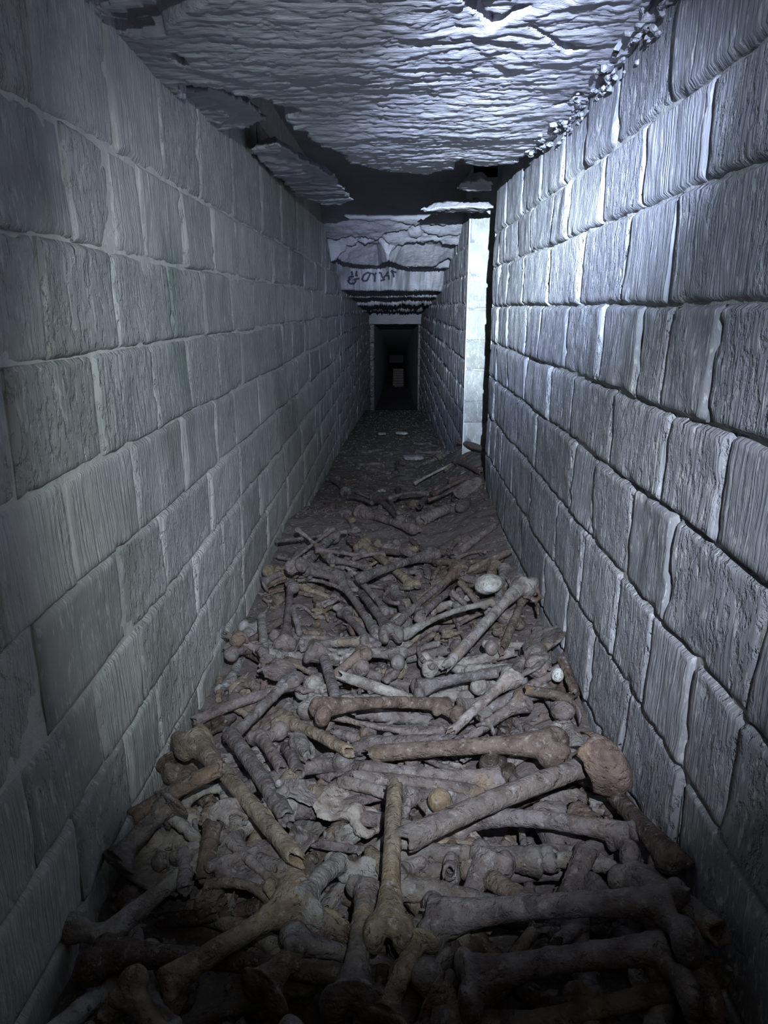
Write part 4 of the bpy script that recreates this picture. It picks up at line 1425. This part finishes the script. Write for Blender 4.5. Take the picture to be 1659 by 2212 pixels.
# near heap
T('joint_head', 1455, 1690, 1428, 1740, 'grey', 1.2, label='grey bone ball resting against the right wall near the skull vault', short='grey ball at right wall', lift=0.01)
T('vertebra', 1400, 1740, 1440, 1800, 'dark', 0.9)
T('small_shaft', 1258, 1706, 1330, 1752, 'brown', 1.1)
T('vertebra', 1290, 1750, 1318, 1780, 'pale', 0.9)
T('hip', 1210, 1720, 1260, 1790, 'grey', 0.8)
T('slab', 1170, 1810, 1250, 1790, 'grey', 1.5, label='flat grey slab beside the big slanting shaft at right', short='flat grey slab', roll=0.3)
T('splinter', 1245, 1755, 1300, 1822, 'brown', 1.6)
T('tibia', 1262, 1648, 1530, 1888, 'dark', 1.15, label='long dark brown bone lying down along the right wall', short='long dark bone along right wall', lift=0.03)
T('skull_cap', 1290, 1672, 1392, 1640, 'brown', 1.0, roll=0.75, label='broken brown skull vault leaning against the right wall', short='skull vault at right wall', lift=0.05)
T('shaft', 497, 1600, 618, 1752, 'grey', 1.15, label='wide grey shaft lying beside the long yellow-brown bone at left', short='wide grey shaft at left')
T('femur_lower', 645, 1866, 400, 1578, 'ochre', 1.05, label='long yellow-brown bone slanting from the left wall down to the centre', short='long yellow-brown bone at left', lift=0.04, variant=0)
T('joint_head', 488, 1730, 500, 1775, 'pale', 1.5, label='pale spongy bone head with dark pits, left of centre', short='pale pitted bone head')
T('shaft', 290, 1766, 478, 1660, 'brown', 1.1, label='brown shaft slanting up from the dark left corner', short='brown shaft at left corner', lift=0.015)
T('stone', 318, 1640, 378, 1650, 'dark', 1.0, label='dark hollowed lump against the foot of the left wall', short='dark lump at left wall')
T('small_shaft', 366, 1732, 428, 1792, 'pale', 1.1, label='short pale shaft behind the dark open-ended one', short='short pale shaft')
T('splinter', 455, 1704, 434, 1774, 'ochre', 0.9)
T('humerus', 376, 1752, 232, 1886, 'grey', 1.5, label='large bone with a broad flared end in the dark left corner', short='flared bone in left corner', lift=0.01)
T('joint_head', 350, 1808, 378, 1800, 'brown', 1.1)
T('humerus_upper', 402, 1842, 398, 1925, 'grey', 1.1, label='bone with a pale round head standing by the dark left corner', short='round-headed bone by left corner')
T('shaft', 460, 1780, 442, 1902, 'dark', 1.1, label='dark broken shaft with a hollow upper end, left of the long yellow-brown bone', short='dark hollow shaft', lift=0.02)
T('tibia', 494, 1808, 620, 1856, 'grey', 1.0)
T('scapula', 664, 1908, 515, 1856, 'grey', 1.0, label='flat triangular grey bone blade at the edge of the darkness', short='flat bone blade near darkness')
T('fibula', 478, 1840, 655, 1962, 'grey', 1.25, label='thin curved grey bone at the edge of the darkness', short='thin bone near darkness')
T('joint_head', 440, 1930, 470, 1955, 'brown', 1.2)
T('radius', 440, 1905, 600, 1958, 'brown', 1.2)
T('heel', 330, 1870, 360, 1850, 'grey', 1.0)
T('shaft', 862, 1820, 1005, 1796, 'ochre', 0.9)
T('femur', 1385, 1838, 985, 1764, 'grey', 1.0, label='long thigh bone running right to a large ball beside the dark bone', short='thigh bone with large ball')
T('vertebra', 745, 1780, 770, 1830, 'pale', 1.1)
T('tibia', 845, 1842, 1178, 1866, 'grey', 1.25, label='wide striated bone lying crosswise below the big slanting shaft', short='wide striated bone', lift=0.01)
T('shaft', 866, 1800, 1262, 1684, 'grey', 1.35, label='big pale-grey shaft broken at both ends, slanting across the near heap', short='big slanting shaft', lift=0.03)
T('small_shaft', 1196, 1862, 1335, 1878, 'pale', 1.25)
T('shaft', 1268, 1840, 1222, 1955, 'grey', 1.15, label='stout short shaft standing across two bones at right', short='stout short shaft at right', lift=0.02)
T('joint_head', 1268, 1950, 1310, 1950, 'grey', 1.7, label='big eroded knee end of a bone at lower right', short='eroded knee end')
T('shaft', 868, 1885, 1088, 1962, 'grey', 1.3, label='broad grey shaft slanting right below the striated one', short='broad grey shaft')
T('shaft', 1010, 1866, 1172, 1988, 'brown', 1.15, label='brown-grey shaft slanting down to the right, centre near heap', short='brown-grey shaft')
T('femur_upper', 1350, 1888, 1560, 2030, 'grey', 1.25, label='stout thigh bone end slanting into the dark lower right corner', short='stout bone at lower right', lift=0.03)
T('femur', 1490, 1985, 905, 1992, 'grey', 1.2, label='very large thigh bone lying crosswise in front, near the picture bottom', short='very large crosswise bone', lift=0.025)
T('femur_lower', 853, 1700, 838, 2050, 'ochre', 0.95, label='long yellowish bone pointing straight at the lens with its knee end nearest', short='bone pointing at the lens', lift=0.05, variant=1, maxtilt=0.35)
T('femur', 740, 1864, 640, 1962, 'pale', 1.0, label='bone end with a white crust beside the bone pointing at the lens', short='white-crusted end', lift=0.02)
T('femur', 796, 1912, 760, 2180, 'grey', 1.15, label='heavy grey bone running towards the lens left of the pointing one', short='heavy bone towards the lens', lift=0.02)
T('femur', 715, 1985, 560, 2150, 'brown', 1.1, label='dim brown thigh bone in the darkness at bottom', short='dim brown thigh bone')
T('tibia', 640, 1950, 345, 2140, 'ochre', 1.1, label='dim yellowish bone slanting into the black lower left corner', short='dim yellowish bone', lift=0.03)
T('hip', 900, 2030, 990, 2130, 'grey', 1.1, label='hip bone with an open ring, bottom centre', short='hip bone at bottom')
T('femur', 1470, 2046, 985, 2122, 'grey', 1.2, label='thick dim bone lying crosswise at the very bottom', short='thick bone at very bottom', lift=0.03)
T('humerus', 905, 2032, 826, 2205, 'ochre', 1.1, label='forked-looking bone slanting down left at bottom centre', short='forked bone at bottom', lift=0.02)
T('skull_cap', 1450, 2120, 1580, 2120, 'brown', 1.0, label='dim skull vault in the dark lower right corner', short='skull vault at lower right', lift=0.02)
T('tibia', 930, 2146, 1080, 2240, 'ochre', 1.0)
T('joint_head', 1046, 975, 1049, 952, 'ochre', 0.9, label='yellow-brown rounded bone perched on the rubble in the side opening', short='yellow-brown round bone in the opening', lift=0.04, maxtilt=2.0)

chips('surface_dust_chips', 1500, (0.5, 3.3), 0.007, M_BONE, 'tiny bone crumbs and grit lying on top of the bones', pw=1.2, lift=0.3)

# ------------------------------------------------------------------ labels that single each bone out
marks = [a for a in ALL if a['short']]
seen = {a['label'] for a in ALL if a['label']}


def direction(a):
    d = a['d']
    if max(abs(d[0]), abs(d[1])) < 0.09:
        return 'lying'
    ang = math.degrees(math.atan2(d[1], d[0])) % 180
    if ang < 20 or ang > 160:
        return 'lying crosswise'
    if 70 < ang < 110:
        return 'pointing down the gallery'
    return 'slanting away to the right' if ang < 90 else 'slanting away to the left'


def relation(a, m):
    d = a['mid'] - m['mid']
    near = np.hypot(d[0], d[1]) < 0.13
    if abs(d[0]) > abs(d[1]):
        w = 'to the right of' if d[0] > 0 else 'to the left of'
    else:
        w = 'beyond' if d[1] > 0 else 'in front of'
    return ('just ' if near else '') + w


from collections import Counter
for a in ALL:
    if a['label']:
        continue
    ms = sorted((m for m in marks if m is not a), key=lambda m: np.linalg.norm(m['mid'][:2] - a['mid'][:2]))[:7]
    tw = dict(grey='grey', brown='brown', dark='dark', ochre='yellowish', pale='pale', white='white', earth='earthy')[a['tone']]
    cand = []
    for m in ms:
        cand.append('%s %s %s, %s the %s' % (tw, WORDS[a['kind']], direction(a), relation(a, m), m['short']))
    for m in ms:
        cand.append('half-buried %s %s %s, %s the %s' % (tw, WORDS[a['kind']], direction(a), relation(a, m), m['short']))
    for m in ms:
        cand.append('%s %s, %s the %s' % (tw, WORDS[a['kind']], relation(a, m), m['short']))
        cand.append('half-buried %s %s, %s the %s' % (tw, WORDS[a['kind']], relation(a, m), m['short']))
    cand = [c for c in cand if len(c.split()) <= 16] or cand
    for c in cand:
        if c not in seen:
            break
    seen.add(c)
    a['label'] = c
cnt = Counter(a['label'] for a in ALL)
for a in ALL:
    a['o']['label'] = a['label']
    y = a['mid'][1]
    zone = 'near heap' if y < 1.5 else 'middle heap' if y < 3.2 else 'ground beyond the heap'
    if a['o']['category'] == 'bone':
        a['o']['group'] = 'bones of the ' + zone
    elif a['kind'] in ('stone', 'slab'):
        a['o']['group'] = 'stones lying among the bones'
print('things', len(ALL), 'shared labels', sum(1 for v in cnt.values() if v > 1))
